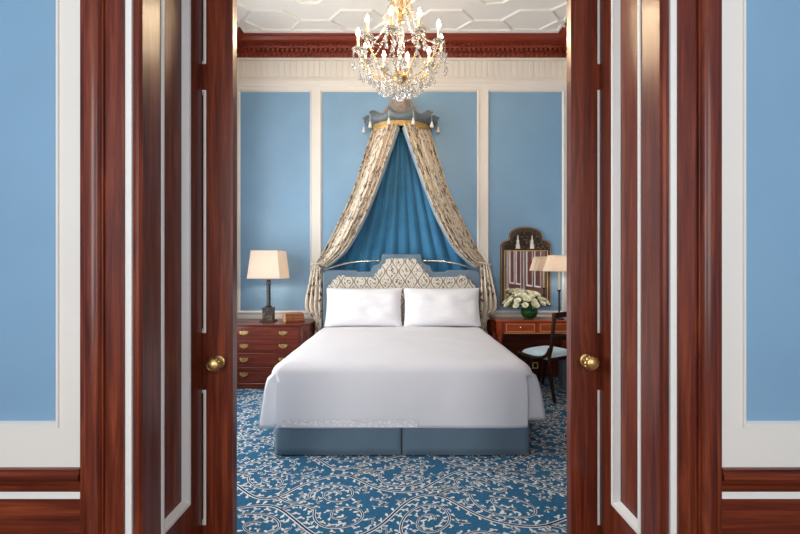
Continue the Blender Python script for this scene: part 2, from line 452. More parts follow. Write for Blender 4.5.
BEADPROF = [(0, -.012), (0, .005), (.005, .008), (.014, .006), (.018, -.002), (.026, -.010)]
def leaf(sg, n, lab):
    """sliding leaf, mostly inside its pocket"""
    root = sempty('door_%d' % n, lab); root['category'] = 'door'
    xi = .806 if sg < 0 else .814                          # leading edge
    a, b_ = xi, 1.74
    xs = xi + .127                                        # inner edge of the lock stile
    def bx(m, p, q, *r):
        x0, x1 = sorted((sg * p, sg * q)); m.box(x0, x1, *r)
    m = MB()
    bx(m, a, xs, YL0, YL1, .01, HD - .01); bx(m, b_ - .127, b_, YL0, YL1, .01, HD - .01)
    P = [(.195, .841), (1.114, 2.277), (2.402, 2.86)]
    zr = [.01] + [z for p in P for z in p] + [HD - .01]
    for z0, z1 in zip(zr[0::2], zr[1::2]): bx(m, xs, b_ - .127, YL0, YL1, z0, z1)
    for z0, z1 in P: bx(m, xs, b_ - .127, YL0 + .01, YL1 - .01, z0, z1)
    m.build('door_leaf', 'wood_z', root)
    m = MB(); x0, x1 = sorted((sg * xs, sg * (b_ - .127)))
    for z0, z1 in P:
        m.frame((0, YL0, 0), (1, 0, 0), (0, 0, 1), (0, -1, 0), x0, x1, z0, z1, BEADPROF if 0 else [(0, -.010), (0, .003), (.005, .005), (.012, .003), (.02, -.010)])
    m.build('panel_bead', 'bead', root, smooth=30)
    # knob: moulded rosette plus gadrooned ball on a neck
    kx = sg * (xi + (.068 if sg < 0 else .074))
    zz = .975 if sg < 0 else .983
    Rm = Matrix.Translation((kx, YL0, zz)) @ Matrix.Rotation(PI / 2, 4, 'X')
    m = MB(); m.lathe([(0, .0), (.031, 0), (.033, .003), (.029, .007), (.024, .008), (.021, .012), (.014, .014), (.0, .014)], seg=32); m.bm.transform(Rm); m.build('rosette', 'brass', root)
    m = MB()
    prof = [(.0, .012), (.011, .012), (.010, .03), (.014, .036), (.026, .042), (.034, .052), (.036, .060), (.034, .068), (.027, .076), (.022, .078), (.020, .076), (.012, .079), (.0, .081)]
    m.lathe(prof, seg=48)
    for v in m.bm.verts:
        r = math.hypot(v.co.x, v.co.y)
        if r > .024:
            k = 1 + .05 * math.cos(16 * math.atan2(v.co.y, v.co.x)); v.co.x *= k; v.co.y *= k
    m.bm.transform(Rm); m.build('door_knob', 'brass', root)
leaf(-1, 1, 'mahogany sliding door leaf with brass knob, nearer the bedside chest of drawers')
leaf(1, 2, 'mahogany sliding door leaf with brass knob, nearer the desk and chair')

# ------------------------------------------------------------------ hall enclosure (round the camera)
struct(MB().box(-XH - .1, -XH, YH - .1, 1.57, 0, HC).build('wall_hall_left', 'blue'))
struct(MB().box(XH, XH + .1, YH - .1, 1.57, 0, HC).build('wall_hall_right', 'blue'))
def wall_with_windows(name, place, a0, a1, wins, mat='blue'):
    """wall along one axis with real window openings"""
    m = MB(); cuts = sorted(wins)
    x = a0
    for w0, w1, z0, z1 in cuts:
        place(m, x, w0, 0, HC); place(m, w0, w1, 0, z0); place(m, w0, w1, z1, HC); x = w1
    place(m, x, a1, 0, HC)
    return struct(m.build(name, mat))
wall_with_windows('wall_hall_rear', lambda m, a, b_, z0, z1: m.box(a, b_, YH - .2, YH, z0, z1), -XH, XH, [(-2.4, -.7, .8, 3.6), (.7, 2.4, .8, 3.6)])

def window(n, O, U, W, w, z0, z1):
    """sash window: frame, glazing bars and pane, centred on O, across U, outwards W"""
    root = sempty('window_%d' % n)
    U, W = Vector(U), Vector(W); O = Vector(O)
    def bar(m, u0, u1, a, b_, d=.05):
        pts = [O + U * u + Vector((0, 0, z)) + W * k for u in (u0, u1) for k in (-d / 2, d / 2) for z in (a, b_)]
        v = [m.bm.verts.new(p) for p in pts]
        for q in ((0, 1, 3, 2), (4, 6, 7, 5), (0, 4, 5, 1), (2, 3, 7, 6), (0, 2, 6, 4), (1, 5, 7, 3)): m.face([v[i] for i in q])
    h = w / 2
    m = MB(); bar(m, -h, -h + .06, z0, z1, .08); bar(m, h - .06, h, z0, z1, .08); bar(m, -h, h, z0, z0 + .06, .08); bar(m, -h, h, z1 - .06, z1, .08)
    zm = (z0 + z1) / 2; bar(m, -h, h, zm - .025, zm + .025, .06)
    m.build('window_frame', 'bead', root)
    m = MB()
    for k in range(1, 3): bar(m, -h + w * k / 3 - .012, -h + w * k / 3 + .012, z0, z1, .03)
    m.build('glazing_bars', 'bead', root)
window(1, (-1.55, YH - .1, 0), (1, 0, 0), (0, -1, 0), 1.7, .8, 3.6)  # unseen hall window, added behind the camera to carry light
window(2, (1.55, YH - .1, 0), (1, 0, 0), (0, -1, 0), 1.7, .8, 3.6)  # its pair, likewise added for the hall light

# ------------------------------------------------------------------ bedroom walls
wall_with_windows('wall_bedroom_left', lambda m, a, b_, z0, z1: m.box(-XS - .25, -XS, a, b_, z0, z1), 2.25, YW + .1, [(2.5, 3.5, .5, 3.6), (3.75, 4.75, .5, 3.6)])
window(3, (-XS - .12, 3.0, 0), (0, 1, 0), (-1, 0, 0), 1.0, .5, 3.6)
window(4, (-XS - .12, 4.25, 0), (0, 1, 0), (-1, 0, 0), 1.0, .5, 3.6)
struct(MB().box(XS, XS + .1, 2.25, YW + .1, 0, HC).build('wall_bedroom_right', 'blue'))

def back_wall():
    root = sempty('wall_back')
    MB().box(-XS - .25, XS + .1, YW, YW + .1, 0, HC).build('blue_field', 'blue', root)
    yf = YW - .018
    m = MB()
    ZP0, ZP1 = .84, 3.749
    st = [(-XS, -2.13), (-1.186, -1.054), (1.015, 1.146), (2.134, XS)]
    for a, b_ in st: m.box(a, b_, yf, YW, ZP0, ZP1)
    m.box(-XS, XS, yf, YW, ZP1, 4.2)
    for (a, b_), (c, d) in zip(st, st[1:]):
        m.frame((0, YW, 0), (1, 0, 0), (0, 0, 1), (0, -1, 0), b_, c, ZP0, ZP1, [(-.012, .018), (-.010, .026), (-.003, .026), (.004, .014), (.012, .006), (.014, 0)])
    m.build('panel_frame', 'white', root)
    # chair rail
    m = MB(); m.prism([(YW, .74), (YW - .03, .74), (YW - .036, .755), (YW - .036, .79), (YW - .028, .80), (YW - .028, .815), (YW - .045, .825), (YW - .045, .842), (YW, .845)], 'x', -XS, XS); m.build('chair_rail', 'white', root)
    m = MB(); m.box(-XS, XS, YW - .012, YW, 0, .74); m.box(-XS, XS, YW - .03, YW, 0, .18); m.build('dado_panel', 'wood_x', root)
    # entablature: small mouldings, fluted frieze
    m = MB()
    m.prism([(yf, 3.80), (yf - .012, 3.805), (yf - .012, 3.835), (yf - .03, 3.85), (yf - .03, 3.875), (yf - .01, 3.885), (yf, 3.89)], 'x', -XS, XS)
    n = 58
    for k in range(n):
        x = -XS + (k + .5) * 2 * XS / n
        w = .030
        m.prism([(x - w, yf), (x - w * .88, yf - .010), (x + w * .88, yf - .010), (x + w, yf)], 'z', 3.915, 4.135)
    m.box(-XS, XS, yf - .014, yf, 4.14, 4.18)
    m.build('fluted_frieze', 'white', root, smooth=30)
back_wall()

def cornice():
    # mahogany cornice: profile (out from wall, z)
    prof = [(0, 4.172), (.035, 4.172), (.04, 4.185), (.045, 4.208), (.05, 4.222), (.05, 4.268), (.075, 4.275), (.08, 4.29), (.085, 4.298), (.085, 4.33), (.12, 4.335), (.15, 4.345), (.165, 4.365), (.175, 4.38), (.20, 4.388), (.205, HC), (0, HC)]
    def run(name, f, L, d0, d1, steps):
        m = MB()
        # mitred run: ends pulled in by the projection
        A = [m.bm.verts.new(f(p, d0 + p, z)) for p, z in prof]; B = [m.bm.verts.new(f(p, d1 - p, z)) for p, z in prof]
        for i in range(len(prof)):
            j = (i + 1) % len(prof); m.face([A[i], A[j], B[j], B[i]])
        m.face(A); m.face(B[::-1])
        # leaf and dart enrichment
        def blk(s0, s1, p0, p1, z0, z1):
            v = [m.bm.verts.new(f(p, s, z)) for s in (s0, s1) for p in (p0, p1) for z in (z0, z1)]
            for q in ((0, 1, 3, 2), (4, 6, 7, 5), (0, 4, 5, 1), (2, 3, 7, 6), (0, 2, 6, 4), (1, 5, 7, 3)): m.face([v[i] for i in q])
        s = d0 + .09
        while s < d1 - .09:
            blk(s, s + .034, .045, .095, 4.228, 4.266)
            blk(s + .02, s + .05, .030, .075, 4.178, 4.208)
            blk(s + .004, s + .03, .08, .104, 4.302, 4.328)
            s += .062
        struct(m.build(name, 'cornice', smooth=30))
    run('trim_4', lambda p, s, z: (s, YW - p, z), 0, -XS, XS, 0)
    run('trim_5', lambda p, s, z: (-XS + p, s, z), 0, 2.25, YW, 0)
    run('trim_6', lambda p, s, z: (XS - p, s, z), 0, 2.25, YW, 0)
cornice()

def side_frieze():
    for sg, nm in ((-1, 'trim_7'), (1, 'trim_8')):
        m = MB(); x0, x1 = sorted((sg * XS, sg * (XS - .018))); m.box(x0, x1, 2.27, YW - .02, 3.80, 4.2)
        x0, x1 = sorted((sg * XS, sg * (XS - .04)))
        struct(m.build(nm, 'white'))
side_frieze()

# panelled mahogany double door in the bedroom's right wall (seen in the mirror)
def side_door():
    root = sempty('door_3')
    m = MB(); x = XS
    for y0, y1 in ((2.35, 2.5), (3.52, 3.66), (4.62, 4.8)): m.box(x - .05, x, y0, y1, 0, 3.0)
    m.box(x - .05, x, 2.35, 4.8, 3.0, 3.15)
    m.box(x - .02, x, 2.5, 3.52, 0, 3.0); m.box(x - .02, x, 3.66, 4.62, 0, 3.0)
    m.build('door_leaf', 'wood_z', root)
    m = MB()
    for u0, u1 in ((2.62, 2.97), (3.08, 3.42), (3.76, 4.10), (4.2, 4.52)):
        for z0, z1 in ((.2, .84), (1.1, 2.7)):
            m.frame((x - .02, 0, 0), (0, 1, 0), (0, 0, 1), (-1, 0, 0), u0, u1, z0, z1, [(0, 0), (.004, .010), (.018, .010), (.028, 0)])
    for y in (2.5, 3.495, 3.66): m.box(x - .055, x - .02, y, y + .03, 0, 3.0)
    m.build('panel_bead', 'bead', root)
side_door()

# ------------------------------------------------------------------ carpet with scrolling vines
def carpet():
    m = MB()
    m.mi = 0; m.box(-XS, XS, 2.07, YW - .03, -.012, 0)
    rnd = random.Random(11)
    Z1, Z2 = .0016, .0026
    def warp(x, y):
        return (x + .17 * noise.noise((x * 1.2, y * 1.2, 3.1)) + .04 * noise.noise((x * 3, y * 3, 7.7)), y + .19 * noise.noise((x * 1.2, y * 1.2, 9.4)) + .04 * noise.noise((x * 3, y * 3, 1.7)))
    def ok(x, y):
        if not (-XS + .04 < x < XS - .04 and 2.10 < y < YW - .1): return False
        if -.80 < x < .85 and y > 3.4: return False
        return True
    def ribbon(pts, w, z, mi):
        m.mi = mi; prev = None
        n = len(pts)
        for i, (x, y) in enumerate(pts):
            a = pts[max(0, i - 1)]; b_ = pts[min(n - 1, i + 1)]
            d = math.hypot(b_[0] - a[0], b_[1] - a[1]) or 1
            nx, ny = -(b_[1] - a[1]) / d, (b_[0] - a[0]) / d
            q = w(i / (n - 1)) if callable(w) else w
            if not ok(x, y): prev = None; continue
            cur = (m.bm.verts.new((x + nx * q, y + ny * q, z)), m.bm.verts.new((x - nx * q, y - ny * q, z)))
            if prev: m.face([prev[0], cur[0], cur[1], prev[1]])
            prev = cur
    def leaflet(x, y, ang, L, W):
        if not ok(x, y) or not ok(x + L * math.cos(ang), y + L * math.sin(ang)): return
        m.mi = 1; c, s_ = math.cos(ang), math.sin(ang); bend = rnd.uniform(-.25, .25)
        P = [(0, .0), (.3, .55), (.65, 1), (.9, .7), (1.0, 0), (.9, -.7), (.65, -1), (.3, -.55)]
        vs = []
        for t, w in P:
            u, v = t * L, w * W / 2 + bend * t * t * L
            vs.append(m.bm.verts.new((x + c * u - s_ * v, y + s_ * u + c * v, Z1)))
        m.face(vs)
    def vine(pts, w0, w1, leaf_step, leaf_len, skip=0):
        pts = [warp(*p) for p in pts]
        wf = lambda t: w0 + (w1 - w0) * t
        ribbon(pts, wf, Z1, 1)
        ribbon(pts, lambda t: wf(t) * .45, Z2, 2)
        acc = -skip; side = 1
        for a, b_ in zip(pts, pts[1:]):
            d = math.hypot(b_[0] - a[0], b_[1] - a[1]); acc += d
            if acc > leaf_step:
                acc = 0; side = -side
                th = math.atan2(b_[1] - a[1], b_[0] - a[0])
                L = leaf_len * rnd.uniform(.75, 1.15)
                an = th + side * rnd.uniform(.75, 1.1)
                r = .9 * w0
                ox, oy = a[0] + r * math.cos(th + side * PI / 2), a[1] + r * math.sin(th + side * PI / 2)
                leaflet(ox, oy, an, L, L * .50)
                if rnd.random() < .55:
                    ex, ey = ox + .9 * L * math.cos(an), oy + .9 * L * math.sin(an)
                    leaflet(ex, ey, an - side * .9, L * .6, L * .36)
                    leaflet(ox + .45 * L * math.cos(an), oy + .45 * L * math.sin(an), an + side * .9, L * .55, L * .34)
    # occupancy, so that later sprigs only fill ground still bare
    CELL = .025; occ = {}
    def mark(x, y): occ[(int(x // CELL), int(y // CELL))] = 1
    def bare(x, y, r):
        k = int(r / CELL) + 1; cx, cy = int(x // CELL), int(y // CELL)
        return not any((cx + i, cy + j) in occ for i in range(-k, k + 1) for j in range(-k, k + 1) if i * i + j * j <= k * k)
    base_vine = vine
    def vine(pts, *a):
        for p in pts: mark(*p)
        base_vine(pts, *a)
    per = 1.0; amp = .15
    row = 0; y0 = 2.05
    while y0 < 5.8:
        ph = rnd.uniform(0, per); fl = 1 if row % 2 else -1
        vine([(-2.5 + .02 * k, y0 + fl * amp * math.sin(2 * PI * (-2.5 + .02 * k - ph) / per)) for k in range(250)], .0125, .0125, .025, .039)
        k = -5
        while ph + k * per / 2 < 2.6:
            xc = ph + (k + .5) * per / 2; up = fl * (1 if k % 2 == 0 else -1)     # crest above (+1) or below the row
            # the branch leaves the stem at the crossing and curls up inside the crest
            cy = y0 - up * .10; Rr = .155 * rnd.uniform(.92, 1.1); turns = rnd.uniform(1.25, 1.6); P = []
            sx = xc - .40; sy = y0 + fl * amp * math.sin(2 * PI * (sx - ph) / per); fx = xc + 1.15 * Rr * math.cos(PI + .35); fy = cy + up * (Rr * math.sin(PI + .35) + .02)
            for i in range(10):
                t = i / 10; P.append((sx + (fx - sx) * t, sy + (fy - sy) * (t * t * (3 - 2 * t)) - up * .05 * math.sin(PI * t)))
            for i in range(60):
                t = i / 59; r = Rr * (1 - .82 * t ** .85)
                an = (PI + .35 - 2 * PI * turns * t)
                P.append((xc + 1.15 * r * math.cos(an), cy + up * (r * math.sin(an) + .02)))
            vine(P, .0095, .0055, .021, .034)
            k += 1
        y0 += .37; row += 1
    # fill: small curling sprigs wherever the ground is bare
    for tries in range(16000):
        x, y = rnd.uniform(-2.15, 2.15), rnd.uniform(2.1, 5.55)
        if not ok(x, y) or not bare(x, y, .033): continue
        a = rnd.uniform(0, 2 * PI); kk = rnd.choice((-1, 1)) * rnd.uniform(8, 22); P = [(x, y)]
        for i in range(rnd.randint(10, 22)):
            px, py = P[-1][0] + .014 * math.cos(a), P[-1][1] + .014 * math.sin(a); a += kk * .014 * (1 + .05 * i)
            if i > 2 and not bare(px, py, .022): break
            P.append((px, py))
        if len(P) > 4: vine(P, .006, .004, .017, .027)
    o = m.build('carpet', ['carpet', 'carpet_cream', 'carpet_dark'], smooth=0)
    o['kind'] = 'structure'
    o['label'] = 'blue carpet with cream scrolling leafy vines on the bedroom floor'
carpet()

# ------------------------------------------------------------------ bed
YB0, YB1 = 3.22, 5.32
HB = .958
def bed():
    t = thing('bed', 'large bed with slate blue valance and ogee printed headboard', 'bed', (BX, 0, 0))
    # valance in panels with a kick pleat in the middle of the foot
    def skirt_panel(x0, x1, y, vertical=False):
        pass
    m = MB()
    def foot(x0, x1):
        def f(u, v):
            x = x0 + (x1 - x0) * u
            e = min(u, 1 - u)
            return (x, YB0 + .004 * math.sin(u * 9) * (1 - v) + (.012 if e < .004 else 0), .012 + .225 * v)
        return f
    for a, b_ in ((-HB, -.012), (.006, HB)):
        m = MB(); m.grid(foot(a, b_), 40, 4); m.build('valance', 'skirt', t, solid=.014)
    for sg in (-1, 1):
        m = MB(); m.grid(lambda u, v: (sg * (HB + .003 * math.sin(u * 25)), YB0 + (YB1 - YB0) * u, .012 + .225 * v), 30, 4); m.build('valance', 'skirt', t, solid=.014)
    MB().box(-HB + .03, HB - .03, YB0 + .06, YB1, .01, .30).build('bed_base', 'skirt', t)
    MB().box(-HB + .02, HB - .03, YB0 + .08, YB1, .305, .64).build('mattress', 'linen', t, bevel=.05)
    # headboard
    def outline(half):
        return half + [(-x, z) for x, z in reversed(half)]
    arc = lambda cx, cz, r, a0, a1, n: [(cx + r * math.cos(math.radians(a0 + (a1 - a0) * k / n)), cz + r * math.sin(math.radians(a0 + (a1 - a0) * k / n))) for k in range(n + 1)]
    o1 = [(.99, .05), (.99, 1.30)] + arc(.955, 1.335, .035, 0, 90, 4) + [(.93, 1.392), (.58, 1.392), (.56, 1.37), (.405, 1.37)] + [(.385, 1.385), (.375, 1.41), (.368, 1.44), (.345, 1.452)] + arc(.345, 1.545, .093, 270, 185, 6) + [(.25, 1.59)]
    o1 = [(x, z) for x, z in o1]
    m = MB(); m.prism(outline(o1), 'y', YB1 + .02, YB1 + .11); hb = m.build('headboard', 'velvet', t, bevel=.012)
    o2 = [(.905, .55), (.905, 1.14), (.93, 1.16), (.915, 1.20), (.88, 1.22), (.865, 1.27), (.83, 1.275), (.80, 1.325), (.765, 1.315), (.735, 1.335), (.70, 1.305), (.345, 1.30), (.335, 1.345), (.30, 1.36), (.292, 1.40), (.255, 1.41), (.245, 1.46), (.205, 1.475), (.195, 1.525), (.15, 1.535)]
    m = MB(); m.prism(outline(o2), 'y', YB1 + .004, YB1 + .03)
    m.build('printed_panel', 'ogee', hb, bevel=.006)
    return t
bed()

def duvet():
    m = MB()
    yb = 5.17
    nS, nC, nFr = 44, 22, 64
    def ring(a, yf, rc, z, hem=0.0, hz=None):
        """U shaped ring: left side, corner, foot, corner, right side. hem 0..1 blends to the hanging shape"""
        L = []
        half = []
        for i in range(nS):                       # side, head -> foot
            t = i / nS; y = yb + (yf + rc - yb) * t
            g = .25 + .75 * min(1, max(0, (t - .1) / .75))
            wav = .012 * math.sin(y * 7.0) * hem
            half.append((a + hem * .135 * g + wav, y, z))
        for i in range(nC):
            c = i / (nC - 1); th = c * PI / 2
            x0, y0 = a - rc + rc * math.cos(th), yf + rc - rc * math.sin(th)
            # hanging shape: the gathered corner swings out, then tucks back to a crease
            if c < .6:
                s_ = c / .6; hx = a + .135 - .02 * s_; hy = yf + .20 - .11 * s_
            elif c < .86:
                s_ = (c - .6) / .26; hx = a + .115 - .18 * s_; hy = yf + .09 - .025 * s_
            else:
                s_ = (c - .86) / .14; hx = a - .065 + .02 * math.sin(s_ * PI / 2); hy = yf + .065 * (1 - s_)
            w = hem
            half.append((x0 * (1 - w) + hx * w, y0 * (1 - w) + hy * w, z))
        pts = [(-x, y, zz) for x, y, zz in half]
        for i in range(1, nFr):
            t = i / nFr; pts.append(((a - .045 * hem - rc * (1 - hem)) * (2 * t - 1), yf - .010 * hem * (min(1, 14 * t) * min(1, 14 * (1 - t))), z))
        pts += [(x, y, zz) for x, y, zz in reversed(half)]
        out = []
        for i, (x, y, zz) in enumerate(pts):
            if hem > 0:
                if i >= nS + nC - 1 and i < len(pts) - nS - nC + 1: pass
                elif x < 0: zz -= .035 * hem
                else: zz += .03 * hem
            out.append((x, y, zz))
        return out
    rings = []
    # top, from the middle outwards
    for k in range(14):
        q = k / 13
        rings.append(ring(.01 + (HB - .085) * q, 4.3 + (3.30 - 4.3) * q, .01 + .07 * q, .722 - .012 * q * q))
    # rolled edge
    for k in range(1, 8):
        th = k / 8 * PI / 2
        rings.append(ring(HB - .075 + .115 * math.sin(th), 3.30 - .095 * math.sin(th), .08 - .02 * k / 8, .61 + .10 * math.cos(th)))
    for k in range(0, 15):
        q = k / 14
        rings.append(ring(HB + .04 - .006 * q, 3.205 - .006 * math.sin(q * 3), .06, .61 - .392 * q, hem=q ** .42))
    V = []
    for r, R in enumerate(rings):
        row = []
        for i, p in enumerate(R):
            x, y, z = p
            amp = .010 if r < 14 else .006
            wv = noise.noise((x * 2.2, y * 2.2, z * 3)) * amp + noise.noise((x * 6, y * 5, z * 5 + 4)) * amp * .45
            if r < 18: z += wv
            else: y += wv * (1 if abs(x) < HB - .03 else .3); x += wv * (1 if abs(x) > HB else 0)
            row.append(m.bm.verts.new((x, y, z)))
        V.append(row)
    n = len(V[0])
    for A, B in zip(V, V[1:]):
        for i in range(n - 1): m.face([A[i], A[i + 1], B[i + 1], B[i]])
    # middle seam
    A = V[0]
    for i in range(n // 2): 
        if i + 1 < n - 2 - i: m.face([A[i], A[i + 1], A[n - 2 - i], A[n - 1 - i]])
    o = m.build('duvet', 'linen', smooth=60, solid=.012)
    o.location = (BX, 0, 0)
    tag(o, 'plain white duvet spread over the bed and hanging at the foot', 'duvet')
    # embroidered band along part of the foot hem
    m = MB()
    m.grid(lambda u, v: (-.90 + 1.02 * u, 3.1835 - .004 * (1 - v) , .232 + .052 * v), 60, 4)
    e = m.build('embroidered_band', 'lace', o); e['label'] = 'embroidered white band along the hem'
duvet()

def pillow(x, y, z, rx, rz, label, seed):
    W, H, T = .462, .238, .085
    m = MB(); n = 26
    def surf(sgn):
        def f(u, v):
            a, b_ = 2 * u - 1, 2 * v - 1
            pinch = 1 - .05 * (1 - abs(a) ** 2.5) * abs(b_) ** 3
            px = W * a * (1 - .035 * (1 - b_ * b_)) ; pz = H * b_ * (1 - .05 * (1 - a * a) * .6)
            d = max(0, (1 - abs(a) ** 3.2)) ** .55 * max(0, (1 - abs(b_) ** 3.0)) ** .55
            nn = noise.noise((a * 2.2 + seed, b_ * 2.2, seed)) * .022 + noise.noise((a * 5 + seed, b_ * 6, seed * 2)) * .010
            return (px, sgn * (T * d + (nn * d if sgn < 0 else 0)), pz)
        return f
    m.grid(surf(-1), n, n); m.grid(surf(1), n, n)
    bmesh.ops.remove_doubles(m.bm, verts=m.bm.verts[:], dist=.0008)
    o = m.build('pillow', 'pillow', smooth=70)
    # flat flange round the edge
    m = MB()
    m.frame((0, 0, 0), (1, 0, 0), (0, 0, 1), (0, -1, 0), -W - .008, W + .008, -H - .008, H + .008, [(0, -.003), (0, .003), (.03, .006), (.03, -.006), (0, -.003)])
    o.location = (x, y, z); o.rotation_euler = (rx, 0, rz)
    m.bm.free()
    tag(o, label, 'pillow')
pillow(BX - .458, 5.13, .948, math.radians(-18), 0, 'plump white pillow against the headboard, on the chest of drawers side', 1.3)
pillow(BX + .486, 5.13, .948, math.radians(-18), 0, 'plump white pillow against the headboard, on the desk side', 4.1)

# ------------------------------------------------------------------ canopy crown and bed curtains
CX, CY, CZ = .0, YW - .03, 3.22
VA = [math.radians(a) for a in (176, 143, 108, 72, 37, 4)]
def crown_pt(r, dep, ang): return CX + r * math.cos(ang), CY - dep * math.sin(ang)
def canopy():
    t = thing('bed_canopy_crown', 'grey pagoda shaped bed crown with gilt band high on the back wall', 'bed crown', (0, 0, 0))
    def poly(r, dep, n=8):
        out = []
        for a, b_ in zip(VA, VA[1:]):
            for k in range(n):
                q = k / n; p0, p1 = crown_pt(r, dep, a), crown_pt(r, dep, b_)
                out.append((p0[0] + (p1[0] - p0[0]) * q, p0[1] + (p1[1] - p0[1]) * q, abs(2 * q - 1)))
        out.append((*crown_pt(r, dep, VA[-1]), 1)); return out
    def loft(m, rings):
        V = [[m.bm.verts.new(p) for p in R] for R in rings]
        for A, B in zip(V, V[1:]):
            for i in range(len(A) - 1): m.face([A[i], A[i + 1], B[i + 1], B[i]])
        m.face([r[0] for r in V][::-1]) if len(V) > 2 else None
        m.face([r[-1] for r in V]) if len(V) > 2 else None
    # rolled eaves with turned up corners
    m = MB()
    spec = [(.40, 3.25, 0), (.45, 3.25, .035), (.485, 3.275, .055), (.485, 3.305, .065), (.46, 3.335, .07), (.42, 3.352, .06), (.35, 3.362, .03), (.25, 3.37, 0)]
    loft(m, [[(x, y, z + up * e ** 3) for x, y, e in poly(r, r * .80)] for r, z, up in spec])
    m.build('eaves', 'crown', t, smooth=50)
    m = MB()
    spec = [(.31, 3.36), (.225, 3.40), (.165, 3.45), (.13, 3.53), (.11, 3.61), (.116, 3.622), (.11, 3.635)]
    loft(m, [[(x, y, z) for x, y, e in poly(r, r * .85)] for r, z in spec])
    m.face([m.bm.verts.new((x, y, 3.635)) for x, y, e in poly(.11, .0935)])
    m.build('dome', 'crowntop', t, smooth=30)
    for a, b_ in zip(VA, VA[1:]):
        p = [(*crown_pt(r, r * .85, a), z) for r, z in spec]
    m = MB()
    spec = [(.345, 3.188), (.362, 3.188), (.368, 3.198), (.362, 3.208), (.362, 3.248), (.37, 3.255), (.37, 3.268), (.345, 3.268)]
    loft(m, [[(x, y, z) for x, y, e in [(*crown_pt(r, r * .82, PI - PI * k / 40), 0) for k in range(41)]] for r, z in spec])
    m.build('gilt_band', 'goldpaint', t, smooth=40)
    for i, a in enumerate(VA):
        x, y = crown_pt(.485, .485 * .80, a)
        if y > CY - .02: y = CY - .03
        m = MB(); m.tube([(x, y, 3.353), (x, y, 3.263)], .0025, 5)
        m.lathe([(0, .075), (.010, .07), (.014, .06), (.010, .05), (.017, .042), (.026, 0), (.022, -.004), (0, -.006)], (x, y, 3.183), 12)
        m.build('tassel', 'tassel', t)
        m = MB(); m.ball((x, y, 3.372), .017, 8); m.build('finial', 'crown', t)
    MB().box(CX - .40, CX + .40, CY, YW - .02, 3.193, 3.363).build('wall_bracket', 'crown', t)
canopy()

def spline(P, t):
    """Catmull-Rom through a list of tuples"""
    n = len(P) - 1; f = min(max(t, 0), 1) * n; i = min(int(f), n - 1); u = f - i
    p0, p1, p2, p3 = (Vector(P[max(i - 1, 0)]), Vector(P[i]), Vector(P[i + 1]), Vector(P[min(i + 2, n)]))
    return .5 * ((2 * p1) + (p2 - p0) * u + (2 * p0 - 5 * p1 + 4 * p2 - p3) * u * u + (3 * p1 - p0 - 3 * p2 + p3) * u ** 3)

TIEX, TIEZ, TIEY = 1.00, 1.44, 5.33
def bed_curtain(sg, label):
    t = thing('bed_curtain', label, 'curtain', (0, 0, 0), 0, 'printed bed curtains falling from the crown')
    # outer edge runs down the wall, inner edge falls from the front of the crown; both meet at the tie-back
    outer = [(.38, 5.53, 3.205), (.50, 5.52, 2.80), (.63, 5.51, 2.40), (.825, 5.50, 1.98), (1.00, 5.46, 1.63), (1.08, 5.40, 1.49)]
    inner = [(.025, 5.26, 3.205), (.17, 5.23, 2.77), (.315, 5.21, 2.36), (.475, 5.21, 1.98), (.68, 5.25, 1.64), (.93, 5.31, 1.425)]
    nu, nv = 96, 60
    plN = 6.5
    def f(u, v):
        a, b_ = spline(outer, v), spline(inner, v)
        # pleats: the cloth swings in depth round the crown's curve
        p = a.lerp(b_, u)
        bulge = math.sin(u * PI * .5) ** 1.0
        p.y = a.y + (b_.y - a.y) * bulge
        ph = u * plN * 2 * PI + .6 * math.sin(v * 4 + u * 3)
        d = .048 * (1 - .25 * v) * (.55 + .45 * math.sin(u * 9 + 1))
        tan = (b_ - a).normalized()
        p += Vector((0, -1, 0)) * d * math.sin(ph) + tan * .012 * math.cos(ph)
        p.x = max(p.x, .012)
        return (sg * p.x, p.y, p.z)
    m = MB(); m.grid(f, nu, nv, lambda u, v: (u * 1.25 + (3 if sg > 0 else 0), v * 2.1)); m.build('printed_drape', 'print', t, smooth=70, solid=.006)
    # lining turned back along the inner edge
    def g(u, v):
        p = Vector(f(1 - .002, v)); a, b_ = spline(outer, v), spline(inner, v); q = (b_ - a).normalized()
        w = .045 * (1 - .35 * v)
        return (p.x - sg * .0 - sg * w * u * abs(q.x) * 1.0 if abs(p.x) > .05 else max(.004, abs(p.x) - .01 * u) * sg, p.y + .02 * u - .004, p.z - .008 * u)
    m = MB(); m.grid(g, 4, 60); m.build('lining_edge', 'lining', t, solid=.004)
    # tail below the tie-back
    def h(u, v):
        z = 1.475 - 1.03 * v; sp = .05 + .062 * min(1, v * 2.4) ** .8
        x = 1.055 + .045 * min(1, v * 2) + (u - .5) * 2 * sp
        q = min(1, max(0, (.92 - z) / .18)); q = q * q * (3 - 2 * q)
        x = x * (1 - q) + (1.0 + .085 * u) * q
        ph = u * 4 * 2 * PI + v * 1.2
        d = (.02 + .03 * min(1, v * 3))
        y = 5.37 + d * math.sin(ph) + .05 * (u - .5) ** 2
        return (sg * (x + .01 * math.cos(ph)), y, z)
    m = MB(); m.grid(h, 64, 40, lambda u, v: (u * .9 + 7, v * 1.03)); m.build('curtain_tail', 'print', t, smooth=70, solid=.006)
    def k(u, v):
        x, y, z = h(0.0, v); return (x - sg * (.012 + .045 * u), y + .02 + .008 * math.sin(v * 9), z)
    m = MB(); m.grid(k, 4, 40); m.build('lining_edge', 'lining', t, solid=.004)
    # tie band
    pts = []
    m = MB()
    m.tube([(sg * (1.05 + .085 * math.cos(a)), 5.375 + .06 * math.sin(a), 1.475 - .015 * math.cos(a)) for a in [2 * PI * i / 24 for i in range(25)]], .018, 8, flat=.6)
    m.build('tie_band', 'print', t)
bed_curtain(-1, 'leaf printed bed curtain tied back above the chest of drawers side')
bed_curtain(1, 'leaf printed bed curtain tied back beside the mirror and desk')

